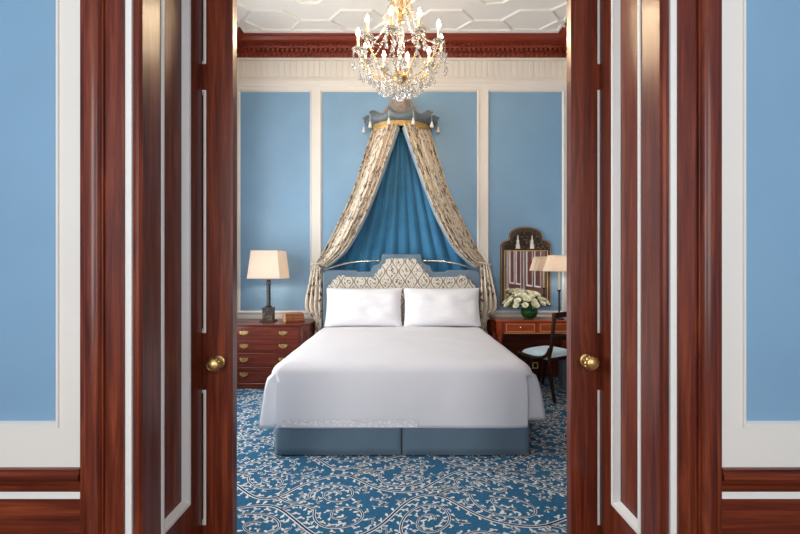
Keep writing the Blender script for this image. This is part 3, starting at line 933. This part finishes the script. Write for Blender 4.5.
def back_curtain():
    n = 120
    def f(u, v):
        z = 3.195 - 2.175 * v
        half = .20 + .80 * min(1, v / .82) ** 1.0
        x = (u * 2 - 1) * half
        k = 1 - .3 * v
        ph = u * 11 * 2 * PI
        d = .028 + .02 * v
        return (x + .012 * math.cos(ph), 5.535 + d * math.sin(ph) * .55 + .006 * math.sin(u * 40), z)
    m = MB(); m.grid(f, n * 2, 40); o = m.build('bed_back_curtain', 'teal', smooth=70)
    tag(o, 'plain teal blue gathered curtain hanging behind the headboard', 'curtain')
back_curtain()

def holdback(sg, label):
    # slim curved rod from beside the headboard's raised centre out to the tied curtain
    a = (.30, 5.50, 1.49)
    pts = [spline([(.285, 5.46, 1.508), (.40, 5.445, 1.506), (.55, 5.42, 1.498), (.72, 5.40, 1.47), (.88, 5.385, 1.425), (.965, 5.38, 1.40)], k / 24) for k in range(25)]
    t = thing('curtain_holdback', label, 'curtain holdback', (0, 0, 0), 0, 'curved rods holding back the bed curtains')
    m = MB(); m.tube([(sg * p.x, p.y, p.z) for p in pts], .0105, 10); m.build('arm', 'steel', t)
    m = MB(); m.ball((sg * .285, 5.46, 1.508), .018, 10); m.build('finial', 'goldpaint', t)
    m = MB(); m.tube([(sg * .33, 5.455, 1.508), (sg * .33, YW - .03, 1.508)], .007, 8); m.build('bracket', 'steel', t)
holdback(-1, 'slim metal holdback rod behind the headboard, by the chest side curtain')
holdback(1, 'slim metal holdback rod behind the headboard, by the desk side curtain')

# ------------------------------------------------------------------ chest of drawers
def chest():
    t = thing('chest_of_drawers', 'low mahogany chest of drawers with brass handles beside the bed', 'chest of drawers', (0, 0, 0))
    x0, x1, yf, yb = -2.15, -1.10, 5.0, 5.53
    m = MB(); m.prism([(x0, yb), (x0, yf + .02), (x0 + .02, yf), (x1 - .085, yf), (x1 - .07, yf + .012), (x1 - .012, yf + .07), (x1, yf + .085), (x1, yb)], 'z', .06, .735)
    m.build('carcass', 'chest_x', t)
    m = MB()
    for k in range(5):
        q = (k + .5) / 5; px, py = x1 - .07 + .058 * q, yf + .012 + .058 * q
        m.lathe([(0, .09), (.006, .09), (.0075, .10), (.0075, .69), (.006, .70), (0, .70)], (px + .001, py - .001, 0), 8)
    m.build('reeded_corner', 'chest_x', t)
    top = lambda e: [(x0, yb + .01), (x0, yf - e), (x1 - .085, yf - e), (x1 + e * .6, yf + .085), (x1 + e * .6, yb + .01)]
    m = MB(); m.prism(top(.012), 'z', .735, .743); m.prism(top(.022), 'z', .743, .757); m.build('top', 'chest_x', t, bevel=.004)
    m = MB(); m.prism([(a, b_) for a, b_ in ((x0, yb), (x0, yf - .012), (x1 - .085, yf - .012), (x1 + .008, yf + .085), (x1 + .008, yb))], 'z', .0, .065); m.build('plinth', 'chest_x', t, bevel=.006)
    dx0, dx1 = x0 + .03, x1 - .10
    for z0, z1 in ((.583, .722), (.428, .572), (.262, .417), (.082, .251)):
        m = MB(); m.box(dx0, dx1, yf - .008, yf + .004, z0, z1); d = m.build('drawer', 'chest_x', t, bevel=.003)
        m = MB(); m.frame((0, yf - .008, 0), (1, 0, 0), (0, 0, 1), (0, -1, 0), dx0 + .004, dx1 - .004, z0 + .004, z1 - .004, [(0, 0), (0, .003), (.006, .003), (.006, 0)]); m.build('cock_bead', 'chest_x', d)
        zh = (z0 + z1) / 2 + .002
        for hx in (-1.845, -1.385):
            m = MB()
            P = [(-.05, .004), (-.048, .02), (-.036, .024), (-.03, .016), (-.015, .022), (0, .026), (.015, .022), (.03, .016), (.036, .024), (.048, .02), (.05, .004), (.042, -.012), (.02, -.022), (0, -.028), (-.02, -.022), (-.042, -.012)]
            m.prism([(hx + a, zh + b_) for a, b_ in P], 'y', yf - .013, yf - .0085)
            m.tube([(hx + .036 * math.cos(a), yf - .022 - .006 * math.sin(a), zh + .006 - .026 * math.sin(a)) for a in [PI * k / 14 for k in range(15)]], .0042, 6)
            for s_ in (-1, 1): m.ball((hx + s_ * .036, yf - .018, zh + .006), .008, 8)
            m.build('handle', 'brass', d)
    return t
chest()

# ------------------------------------------------------------------ lamps
def shade(t, hw, hd, tw, td, z0, z1, cut, slant=True):
    def ring(w, d, z):
        c = cut
        return [(w, -d + c, z), (w, d - c, z), (w - c, d, z), (-w + c, d, z), (-w, d - c, z), (-w, -d + c, z), (-w + c, -d, z), (w - c, -d, z)]
    m = MB()
    A = ring(hw, hd, z0); B = ring(tw, td, z1); V0 = [m.bm.verts.new(p) for p in A]; V1 = [m.bm.verts.new(p) for p in B]
    L = 0
    for i in range(8):
        j = (i + 1) % 8; d = (Vector(A[j]) - Vector(A[i])).length
        m.face([V0[i], V0[j], V1[j], V1[i]], [(L, 0), (L + d, 0), (L + d, z1 - z0), (L, z1 - z0)]); L += d
    o = m.build('lamp_shade', 'shade', t, smooth=0, solid=.003)
    for R in (A, B):
        m = MB(); m.tube([Vector(R[i % 8]) for i in range(9)], .004, 6, cap=False); m.build('shade_trim', 'shade', o)
    m = MB(); zz = z1 - .02
    for p in ((tw, 0), (-tw, 0), (0, td), (0, -td)): m.tube([(0, 0, zz), (p[0] * .98, p[1] * .98, zz)], .002, 5)
    m.build('shade_spider', 'brass', o)

def chest_lamp():
    t = thing('table_lamp', 'tall table lamp with black gilt column and cream shade on the chest', 'lamp', (-1.648, 5.29, .757))
    m = MB(); m.box(-.088, .088, -.075, .075, 0, .018); m.build('foot', 'lacquer', t, bevel=.003)
    m = MB(); m.box(-.062, .062, -.058, .058, .018, .165); m.box(-.068, .068, -.064, .064, .160, .172); m.build('base_block', 'lacquer', t, bevel=.003)
    m = MB(); prof = [(0, .172), (.040, .172), (.042, .185), (.030, .192), (.026, .205), (.024, .45), (.030, .455), (.032, .467), (.026, .475), (.024, .50), (.030, .508), (.020, .52), (.0, .52)]
    m.lathe(prof, seg=20); m.build('column', 'black', t)
    for z in (.235, .31, .385, .46):
        m = MB(); m.lathe([(.0245, -.004), (.0272, -.003), (.0272, .003), (.0245, .004)], (0, 0, z), 20); m.build('gilt_ring', 'lacquer', t)
    shade(t, .228, .165, .192, .135, .535, .872, .045)
    m = MB(); m.lathe([(0, .52), (.009, .52), (.009, .60), (0, .60)], seg=10); m.tube([(.0, .0, .60), (0, 0, .852)], .003, 6); m.build('stem', 'brass', t)
    m = MB(); m.ball((0, 0, .66), .032, 12); m.build('bulb', 'lampbulb', t)
chest_lamp()

def desk_lamp():
    t = thing('table_lamp', 'small table lamp with white candle tube and pale shade on the desk', 'lamp', (1.965, 5.28, .782))
    m = MB(); m.lathe([(0, 0), (.062, 0), (.064, .008), (.05, .016), (.03, .022), (.018, .034), (.014, .05), (.02, .06), (.02, .07), (.011, .085), (.012, .14), (.017, .15), (.011, .16), (.011, .25), (.018, .262), (.011, .27), (.012, .34), (.022, .352), (.026, .36), (.026, .366), (.0, .366)], seg=18); m.build('base', 'black', t)
    m = MB(); m.lathe([(0, .366), (.0125, .366), (.0125, .60), (0, .60)], seg=14); m.build('candle_tube', 'ivory', t)
    shade(t, .172, .13, .122, .09, .598, .79, .035)
    m = MB(); m.tube([(0, 0, .6), (0, 0, .77)], .003, 6); m.build('stem', 'brass', t)
    m = MB(); m.ball((0, 0, .66), .024, 12); m.build('bulb', 'lampbulb', t)
desk_lamp()

# ------------------------------------------------------------------ books
def book(w, d, h, z, x, y, rz, mat, label):
    t = thing('book', label, 'book', (x, y, z), rz, 'old leather books stacked on the chest')
    m = MB(); m.box(-w / 2, w / 2, -d / 2, d / 2, 0, .003); m.box(-w / 2, w / 2, -d / 2, d / 2, h - .003, h)
    # rounded spine towards the room
    m.prism([(-d / 2, 0), (-d / 2 - .006, h * .3), (-d / 2 - .006, h * .7), (-d / 2, h), (-d / 2 + .004, h), (-d / 2 + .004, 0)], 'x', -w / 2, w / 2)
    m.build('cover', mat, t)
    m = MB(); m.box(-w / 2 + .004, w / 2 - .004, -d / 2 + .005, d / 2 - .004, .003, h - .003); m.build('pages', 'paper', t)
bz = .757
for i, (w, d, h, x, rz, mt, lb) in enumerate([(.235, .17, .036, -1.335, .50, 'leather', 'brown leather book lying lowest in the stack on the chest'), (.23, .165, .036, -1.34, .53, 'leather2', 'russet leather book in the middle of the stack on the chest'), (.22, .155, .03, -1.338, .46, 'leather', 'brown leather book lying topmost in the stack on the chest')]):
    book(w, d, h, bz, x, 5.28, rz, mt, lb); bz += h + .0008

# ------------------------------------------------------------------ desk
def desk():
    t = thing('writing_desk', 'mahogany writing desk with inlaid drawers and turned legs under the mirror', 'desk', (0, 0, 0))
    x0, x1, yf, yb = 1.165, 2.15, 5.17, 5.53
    m = MB(); m.box(x0 - .012, x1, yf - .018, yb, .762, .782); m.build('top', 'desk_x', t, bevel=.005)
    m = MB(); m.box(x0 + .02, x1 - .02, yf + .01, yb - .01, .62, .762); m.build('apron', 'desk_x', t)
    lx = [x0 + .045, x1 - .05]
    prof = [(0, 0), (.012, 0), (.016, .02), (.013, .05), (.014, .06), (.024, .075), (.02, .09), (.022, .12), (.026, .30), (.030, .50), (.034, .53), (.026, .545), (.036, .56), (.030, .58), (.040, .595), (.040, .762), (0, .762)]
    for x in lx:
        for y in (yf + .03, yb - .05):
            m = MB(); m.lathe(prof, (x, y, 0), 20)
            for v in m.bm.verts:
                if .1 < v.co.z < .51 or v.co.z > .59:
                    a = math.atan2(v.co.y - y, v.co.x - x); k = 1 + .07 * math.cos(10 * a); v.co.x = x + (v.co.x - x) * k; v.co.y = y + (v.co.y - y) * k
            m.build('leg', 'desk_z', t)
    for a, b_, in ((x0 + .10, x0 + .475), (x0 + .515, x1 - .10)):
        m = MB(); m.box(a, b_, yf, yf + .012, .632, .752); d = m.build('drawer', 'desk_x', t, bevel=.003)
        m = MB(); m.frame((0, yf, 0), (1, 0, 0), (0, 0, 1), (0, -1, 0), a + .012, b_ - .012, .642, .742, [(0, 0), (0, .002), (.009, .002), (.009, 0)]); m.build('inlay', 'inlay', d)
        c = (a + b_) / 2
        m = MB(); m.lathe([(0, 0), (.009, 0), (.006, .006), (.006, .014), (.013, .020), (.014, .026), (.008, .032), (0, .033)], seg=14); m.bm.transform(Matrix.Translation((c, yf, .695)) @ Matrix.Rotation(PI / 2, 4, 'X')); m.build('knob', 'gold', d)
    m = MB(); m.box(x0 + .095, x1 - .095, yf - .003, yf + .01, .620, .629); m.build('inlay_strip', 'inlay', t)
desk()

# vase and roses
VX, VY, VZ = 1.60, 5.31, .782
m = MB(); m.lathe([(0, .0), (.052, 0), (.060, .006), (.058, .014), (.078, .03), (.098, .06), (.104, .085), (.098, .115), (.084, .138), (.088, .150), (.083, .150), (.079, .138), (.093, .113), (.098, .085), (.092, .062), (.072, .035), (.03, .024), (0, .022)], seg=32)
v = m.build('vase', 'greenglass'); v.location = (VX, VY, VZ); tag(v, 'round green glass vase of cream roses on the desk', 'vase')
def rose_proto():
    m = MB()
    # layered cupped petals
    for lay, (n, r, h, op) in enumerate([(5, .036, .036, .020), (5, .027, .042, .010), (4, .016, .045, .002), (3, .008, .046, 0)]):
        for k in range(n):
            a0 = 2 * PI * (k + .37 * lay) / n
            def f(u, v):
                an = a0 + (u - .5) * 2 * PI / n * 1.5
                rr = r * math.sin(min(1, v * 1.15) * PI / 2) ** .8 + op * v ** 3 * (1 - 1.2 * (u - .5) ** 2)
                zz = h * (v ** 1.2) * (1 - .35 * (2 * u - 1) ** 2 * v)
                return (rr * math.cos(an), rr * math.sin(an), zz)
            m.grid(f, 5, 5)
    return m.build('bloom', 'rose', smooth=70)
def roses():
    rnd = random.Random(5)
    t0 = thing('rose', 'cream rose in the bunch filling the green glass vase', 'rose', (VX, VY, VZ + .15), 0, 'cream roses in the green vase')
    b0 = rose_proto(); b0.parent = t0
    m = MB(); m.tube([(0, 0, 0), (0, 0, -.05)], .004, 6); s0 = m.build('stem', 'leaf', t0)
    m = MB()
    for k in range(3):
        a = 2 * PI * k / 3
        m.grid(lambda u, v: (math.cos(a) * (.006 + .032 * v) - math.sin(a) * (u - .5) * .04 * math.sin(PI * v), math.sin(a) * (.006 + .032 * v) + math.cos(a) * (u - .5) * .04 * math.sin(PI * v), -.015 - .02 * v * v), 3, 5)
    l0 = m.build('leaf', 'leaf', t0, solid=.001)
    spots = []
    # dome of blooms, wider than the bowl
    for ring, (n, R, z) in enumerate([(13, .205, .205), (12, .165, .255), (9, .11, .305), (4, .05, .335)]):
        for k in range(n):
            a = 2 * PI * (k + .5 * (ring % 2) + .2 * rnd.random()) / n
            spots.append((R * math.cos(a) * rnd.uniform(.92, 1.15) * 1.08, R * .78 * math.sin(a), z + rnd.uniform(-.02, .025), a, R))
    for i, (x, y, z, a, R) in enumerate(spots):
        o = t0 if i == 0 else t0.copy()
        if i:
            col.objects.link(o)
            for ch in (b0, s0, l0):
                c = ch.copy(); col.objects.link(c); c.parent = o
        o.location = (VX + x - .035, VY + y, VZ + z - .02)
        tilt = min(.9, R * 4.2)
        o.rotation_euler = (Matrix.Rotation(tilt, 4, Vector((-math.sin(a), math.cos(a), 0))) @ Matrix.Rotation(rnd.uniform(0, 6), 4, 'Z')).to_euler()
        s = rnd.uniform(.68, .98); o.scale = (s, s, s)
roses()
m = MB(); rnd = random.Random(3)
for k in range(26):
    a = 2 * PI * k / 26; R = .05 + .11 * rnd.random()
    pts = [(0.02 * math.cos(a), .02 * math.sin(a), .03), (.06 * math.cos(a), .05 * math.sin(a), .15), (R * 1.1 * math.cos(a), R * .8 * math.sin(a), .22 + .04 * rnd.random())]
    m.tube([spline(pts, i / 6) for i in range(7)], .0028, 5)
o = m.build('rose_stems', 'leaf'); o.location = (VX, VY, VZ); o['kind'] = 'stuff'; tag(o, 'tangle of green rose stems standing in the green vase', 'stems')

# ------------------------------------------------------------------ wall mirror
def wall_mirror():
    mx, y1 = 1.637, YW - .002
    t = thing('wall_mirror', 'arched lacquer mirror with gilt figures hanging above the desk', 'mirror', (mx, 0, 0))
    arc = lambda cx, cz, r, a0, a1, n, k=1: [(cx + r * math.cos(math.radians(a0 + (a1 - a0) * i / n)), cz + k * r * math.sin(math.radians(a0 + (a1 - a0) * i / n))) for i in range(n + 1)]
    half = [(.333, .92), (.333, 1.70)] + arc(.253, 1.70, .08, 0, 80, 6) + [(.225, 1.795), (.218, 1.845)]
    top = arc(0, 1.845, .218, 0, 180, 16, .52)[1:-1]
    out = half + top + [(-x, z) for x, z in reversed(half)]
    m = MB(); m.prism(out, 'y', y1 - .03, y1); m.build('frame', 'mframe', t, bevel=.006)
    sc_ = lambda P, kx, kz, z0=1.40: [(x * kx, z0 + (z - z0) * kz) for x, z in P]
    # gilt edging line
    m = MB(); m.tube([(x, y1 - .031, z) for x, z in sc_(out, .965, .982, 1.43)], .003, 6); m.build('gilt_edge', 'inlay', t)
    h2 = [(.285, 1.645), (.285, 1.70), (.24, 1.755), (.19, 1.765), (.18, 1.80)]
    p2 = h2 + arc(0, 1.80, .17, 20, 160, 10, .55) + [(-x, z) for x, z in reversed(h2)]
    m = MB(); m.prism(p2, 'y', y1 - .036, y1 - .029); m.build('lacquer_panel', 'lacquer', t)
    # two pale painted pagoda figures
    for fx in (-.108, .078):
        m = MB(); m.prism([(fx - .03, 1.67), (fx + .03, 1.67), (fx + .024, 1.70), (fx + .026, 1.72), (fx + .016, 1.735), (fx + .018, 1.775), (fx + .008, 1.79), (fx + .006, 1.83), (fx, 1.85), (fx - .006, 1.83), (fx - .008, 1.79), (fx - .018, 1.775), (fx - .016, 1.735), (fx - .026, 1.72), (fx - .024, 1.70)], 'y', y1 - .039, y1 - .035); m.build('painted_figure', 'tassel', t)
    m = MB(); m.box(-.275, .275, y1 - .0345, y1 - .029, .96, 1.645); m.build('mirror_glass', 'mirror', t, smooth=0)
    m = MB(); m.frame((0, y1 - .03, 0), (1, 0, 0), (0, 0, 1), (0, -1, 0), -.285, .285, .95, 1.65, [(0, 0), (.003, .009), (.008, .009), (.012, .003)]); m.build('gilt_slip', 'goldpaint', t)
    for z0, z1 in ((1.06, 1.25), (1.35, 1.54)):
        pass
wall_mirror()

# ------------------------------------------------------------------ chair
def chair():
    ang = math.radians(31)
    t = thing('desk_chair', 'dark curved back chair with pale blue seat pulled up to the desk', 'chair', (1.675, 4.835, 0), ang)
    # local axes: +y is the way the chair faces, x across
    W, D = .235, .22
    for s_ in (-1, 1):
        x = s_ * W
        # back post sweeping from top rail down into the sabre rear leg
        P = [(x * .93, -D - .045, .935), (x * .99, -D - .05, .90), (x, -D - .035, .72), (x, -D - .012, .56), (x, -D + .01, .47), (x, -D + .005, .40), (x, -D - .02, .20), (x, -D - .06, .0)]
        m = MB(); m.tube([spline(P, k / 30) for k in range(31)], lambda q: .0215 - .003 * q, 10); m.build('back_post', 'ebon', t)
        # side rail: swoops from the post under the seat to the front corner
        P = [(x, -D - .0, .56), (x, -D + .03, .50), (x, -D + .09, .455), (x, -D + .20, .43), (x, D - .08, .435), (x, D, .45)]
        m = MB(); m.tube([spline(P, k / 20) for k in range(21)], lambda q: .024, 8, flat=.8); m.build('seat_rail', 'ebon', t)
        P = [(x, D - .005, .46), (x, D + .02, .30), (x, D + .03, .16), (x, D + .065, .0)]
        m = MB(); m.tube([spline(P, k / 16) for k in range(17)], lambda q: .024 - .009 * q, 10); m.build('leg', 'ebon', t)
    for y in (D - .005, -D + .02):
        m = MB(); m.box(-W, W, y - .014, y + .014, .415, .455); m.build('seat_rail', 'ebon', t, bevel=.004)
    # curved top rail and middle splat rail
    m = MB()
    def rail(z0, z1, yoff, bow, r):
        m.grid(lambda u, v: ((2 * u - 1) * (W + .005), yoff - bow * (1 - (2 * u - 1) ** 2) + .0, z0 + (z1 - z0) * v + .012 * (1 - (2 * u - 1) ** 2)), 20, 4)
    rail(.885, .94, -D - .045, .03, 0); m.build('top_rail', 'ebon', t, solid=.022)
    m = MB(); rail(.64, .69, -D - .03, .03, 0); m.build('back_rail', 'ebon', t, solid=.018)
    m = MB()
    for k in range(2):
        s_ = 1 - 2 * k
        m.tube([(s_ * .05 * math.cos(a), -D - .04 - .03, .785 + .07 * math.sin(a)) for a in [2 * PI * i / 20 for i in range(21)]], .008, 6)
    m.build('lattice', 'ebon', t)
    # padded seat
    m = MB()
    m.grid(lambda u, v: ((2 * u - 1) * (W - .012) * (1 if abs(2 * u - 1) < .97 else .985), (2 * v - 1) * (D - .012), .455 + .055 * max(0, 1 - abs(2 * u - 1) ** 4) ** .5 * max(0, 1 - abs(2 * v - 1) ** 4) ** .5), 16, 16)
    m.box(-W + .014, W - .014, -D + .014, D - .014, .43, .455)
    m.build('seat', 'seat', t, smooth=60)
chair()

# bin and box under the desk
m = MB(); m.lathe([(0, 0), (.105, 0), (.108, .006), (.120, .33), (.126, .335), (.126, .345), (.118, .345), (.103, .012), (0, .012)], seg=40)
for v in m.bm.verts:
    if .005 < v.co.z < .331:
        a = math.atan2(v.co.y, v.co.x); k = 1 + .03 * math.cos(20 * a); v.co.x *= k; v.co.y *= k
o = m.build('waste_bin', 'basket'); o.location = (1.985, 5.02, .0); tag(o, 'grey ribbed waste bin standing under the desk', 'waste bin')
t = thing('lacquer_box', 'dark box with a gilt lined corner standing on the carpet under the desk', 'box', (1.56, 5.37, 0))
MB().box(-.17, .17, -.1, .1, .0, .30).build('body', 'ebon', t, bevel=.004)
m = MB(); m.frame((0, -.1, 0), (1, 0, 0), (0, 0, 1), (0, -1, 0), .07, .14, .17, .25, [(0, 0), (0, .002), (.012, .002), (.012, 0)]); m.build('gilt_line', 'goldpaint', t)

# ------------------------------------------------------------------ chandelier
def chandelier():
    cx, cy = -.006, 3.30
    t = thing('chandelier', 'crystal chandelier with ten lit candle lamps hanging from the ceiling', 'chandelier', (cx, cy, 0))
    m = MB(); m.lathe([(0, 4.40), (.08, 4.40), (.085, 4.385), (.05, 4.36), (.015, 4.34), (0, 4.335)], seg=24); m.build('ceiling_rose', 'gold', t)
    m = MB()
    z = 4.34; k = 0
    while z > 3.68:
        ax = (1, 0) if k % 2 else (0, 1)
        m.tube([(ax[0] * .012 * math.cos(a), ax[1] * .012 * math.cos(a), z - .022 + .024 * math.sin(a)) for a in [2 * PI * i / 12 for i in range(13)]], .003, 5, cap=False)
        z -= .038; k += 1
    m.build('chain', 'gold', t)
    # gilt top crown
    m = MB(); m.lathe([(0, 3.68), (.012, 3.67), (.016, 3.64), (.035, 3.62), (.045, 3.58), (.03, 3.55), (.02, 3.50), (.028, 3.46), (.05, 3.44), (.056, 3.42), (.04, 3.405), (.024, 3.39), (.018, 3.36), (.03, 3.345), (.03, 3.335), (.0, 3.33)], seg=24)
    for k in range(8):
        a = 2 * PI * k / 8
        P = [(.03, 3.58), (.065, 3.56), (.07, 3.50), (.045, 3.46), (.06, 3.42), (.09, 3.43), (.095, 3.455)]
        m.tube([(p.x * math.cos(a), p.x * math.sin(a), p.y) for p in [spline([(q[0], q[1], 0) for q in P], i / 14) for i in range(15)]], .005, 6)
    m.build('top_crown', 'gold', t)
    # glass stem of balusters
    m = MB(); m.lathe([(0, 3.335), (.016, 3.33), (.012, 3.29), (.02, 3.27), (.034, 3.23), (.03, 3.19), (.014, 3.15), (.018, 3.13), (.03, 3.11), (.018, 3.09), (.014, 3.04), (.024, 3.0), (.03, 2.97), (.018, 2.945), (0, 2.94)], seg=20); m.build('stem', 'crystal', t)
    m = MB(); m.lathe([(0, 2.945), (.03, 2.94), (.05, 2.92), (.052, 2.895), (.045, 2.875), (.03, 2.86), (.018, 2.85), (0, 2.845)], seg=24); m.build('hub', 'brass', t)
    m = MB(); m.ball((0, 0, 2.755), .042, 16); m.lathe([(0, 2.85), (.008, 2.845), (.006, 2.80), (0, 2.79)], seg=10); m.build('crystal_ball', 'crystal', t)
    # proto crystals
    def drop(r, h):
        m = MB(); m.lathe([(0, 0), (.3 * r, -.06 * h), (.35 * r, -.12 * h), (.25 * r, -.16 * h), (.5 * r, -.3 * h), (r, -.68 * h), (.8 * r, -.88 * h), (0, -h)], seg=6); return m
    def pendant(n, r, h, nm='crystal_drop'):
        m = MB(); z = 0
        for k in range(n): m.lathe([(0, z), (.008, z - .007), (0, z - .014)], seg=6); z -= .018
        m.lathe([(0, z), (.25 * r, z - .1 * h), (r, z - .62 * h), (.85 * r, z - .82 * h), (0, z - h)], seg=6)
        return m.build(nm, 'crystal', t, smooth=0)
    d_big = pendant(5, .017, .065); d_small = pendant(2, .015, .055); d_low = pendant(1, .019, .07)
    ndrop = [0]
    def hang(proto, x, y, z, first=[set()]):
        if proto.name not in first[0]: o = proto; first[0].add(proto.name)
        else: o = proto.copy(); col.objects.link(o); o.parent = t
        o.location = (x, y, z); o.rotation_euler = (0, 0, random.uniform(0, 3)); ndrop[0] += 1
    def strand(name, pts, r0, step, parent=t):
        m = MB(); acc = 0; last = Vector(pts[0])
        L = [Vector(p) for p in pts]
        for a, b_ in zip(L, L[1:]):
            d = (b_ - a).length; n = max(1, int(d / .004))
            for i in range(n):
                acc += d / n
                if acc >= step: acc = 0; m.ball(tuple(a.lerp(b_, (i + 1) / n)), r0, 6)
        return m.build(name, 'crystal', parent, smooth=0)
    R = .325; zb = 3.088
    angs = [math.radians(-101 + 36 * k) for k in range(10)]
    arm0 = can0 = None
    for k, a in enumerate(angs):
        ca, sa = math.cos(a), math.sin(a)
        # arm
        P = [(.04, 2.905), (.09, 2.885), (.16, 2.895), (.24, 2.955), (.30, 3.03), (.325, 3.085)]
        m = MB(); pts = [(p.x * ca, p.x * sa, p.y) for p in [spline([(q[0], q[1], 0) for q in P], i / 18) for i in range(19)]]
        m.tube(pts, .0052, 7); m.build('arm', 'gold', t)
        m = MB(); c = (R * ca, R * sa, zb)
        m.lathe([(0, -.022), (.012, -.02), (.016, -.008), (.03, .0), (.045, .010), (.048, .014), (.03, .008), (.016, .006), (0, .006)], c, 20); m.build('drip_pan', 'crystal', t)
        m = MB(); m.lathe([(0, .004), (.011, .004), (.011, .108), (0, .110)], c, 12); cnd = m.build('candle_tube', 'ivory', t)
        m = MB(); m.lathe([(0, .108), (.0075, .109), (.0145, .129), (.0132, .143), (.006, .162), (0, .174)], c, 12); m.build('bulb', 'bulb', cnd)
        for j in range(5):
            b_ = a + 2 * PI * (j + .5) / 5
            hang(d_small if j % 2 else d_big, c[0] + .044 * math.cos(b_), c[1] + .044 * math.sin(b_), zb + .010)
        # bead strand from the top crown to the drip pan
        strand('bead_strand', [spline([(.075 * ca, .075 * sa, 3.43), (.13 * ca, .13 * sa, 3.27), (.22 * ca, .22 * sa, 3.14), (.30 * ca, .30 * sa, 3.10)], i / 20) for i in range(21)], .0075, .0175)
        # swag between neighbouring pans
        a2 = a - math.radians(36); m_ = (a + a2) / 2
        strand('bead_strand', [spline([(R * ca, R * sa, 3.095), (.31 * math.cos(m_), .31 * math.sin(m_), 3.02), (R * math.cos(a2), R * math.sin(a2), 3.095)], i / 20) for i in range(21)], .0065, .016)
        # strand from pan down to the hub's foot
        strand('bead_strand', [spline([(.315 * ca, .315 * sa, 3.08), (.25 * ca, .25 * sa, 2.93), (.15 * ca, .15 * sa, 2.84), (.03 * ca, .03 * sa, 2.83)], i / 20) for i in range(21)], .0065, .017)
        # swag high up
        strand('bead_strand', [spline([(.09 * ca, .09 * sa, 3.45), (.14 * math.cos(m_), .14 * math.sin(m_), 3.33), (.09 * math.cos(a2), .09 * math.sin(a2), 3.45)], i / 14) for i in range(15)], .006, .015)
    for n, r, z, pr in ((22, .25, 2.96, d_low), (16, .17, 2.875, d_low), (9, .09, 2.84, d_low)):
        for k in range(n):
            a = 2 * PI * k / n; hang(pr, r * math.cos(a), r * math.sin(a), z)
chandelier()

# ------------------------------------------------------------------ light
w = bpy.data.worlds.new('World'); sc.world = w; w.use_nodes = True
bg = w.node_tree.nodes['Background']; bg.inputs['Color'].default_value = (.80, .90, 1, 1); bg.inputs['Strength'].default_value = 1.0
def area(name, loc, rot, sx, sy, power, c=(1, 1, 1)):
    l = bpy.data.lights.new(name, 'AREA'); l.shape = 'RECTANGLE'; l.size = sx; l.size_y = sy; l.energy = power; l.color = c
    o = bpy.data.objects.new(name, l); col.objects.link(o); o.location = loc; o.rotation_euler = rot
    return o
# daylight at the bedroom windows, then lamps at the added hall windows
for i, y in enumerate((3.0, 4.25)):
    area('window_daylight', (-XS - .3, y, 2.05), (0, math.radians(-90), 0), 3.1, 1.0, 62, (1, .985, .96))
for x, p in ((-1.55, 112), (1.55, 78)):
    area('window_daylight', (x, YH - .3, 2.2), (math.radians(90), 0, 0), 1.7, 2.8, p, (1, .985, .96))  # lamps added behind the camera to brighten the hall

# ------------------------------------------------------------------ camera
cam = bpy.data.cameras.new('camera'); cam.sensor_width = 36; cam.lens = 425 * 36 / 800; cam.clip_start = .05
o = bpy.data.objects.new('camera', cam); col.objects.link(o); o.location = (0, 0, EYE); o.rotation_euler = (PI / 2, 0, 0); cam.shift_x = -1 / 800
sc.camera = o
vs = sc.view_settings; vs.view_transform = 'Standard'; vs.look = 'None'; vs.gamma = 1; vs.exposure = .28; vs.use_curve_mapping = False
sc.cycles.use_denoising = True
sc.cycles.max_bounces = 10; sc.cycles.diffuse_bounces = 5; sc.cycles.glossy_bounces = 4; sc.cycles.transmission_bounces = 8
sc.cycles.sample_clamp_indirect = 6
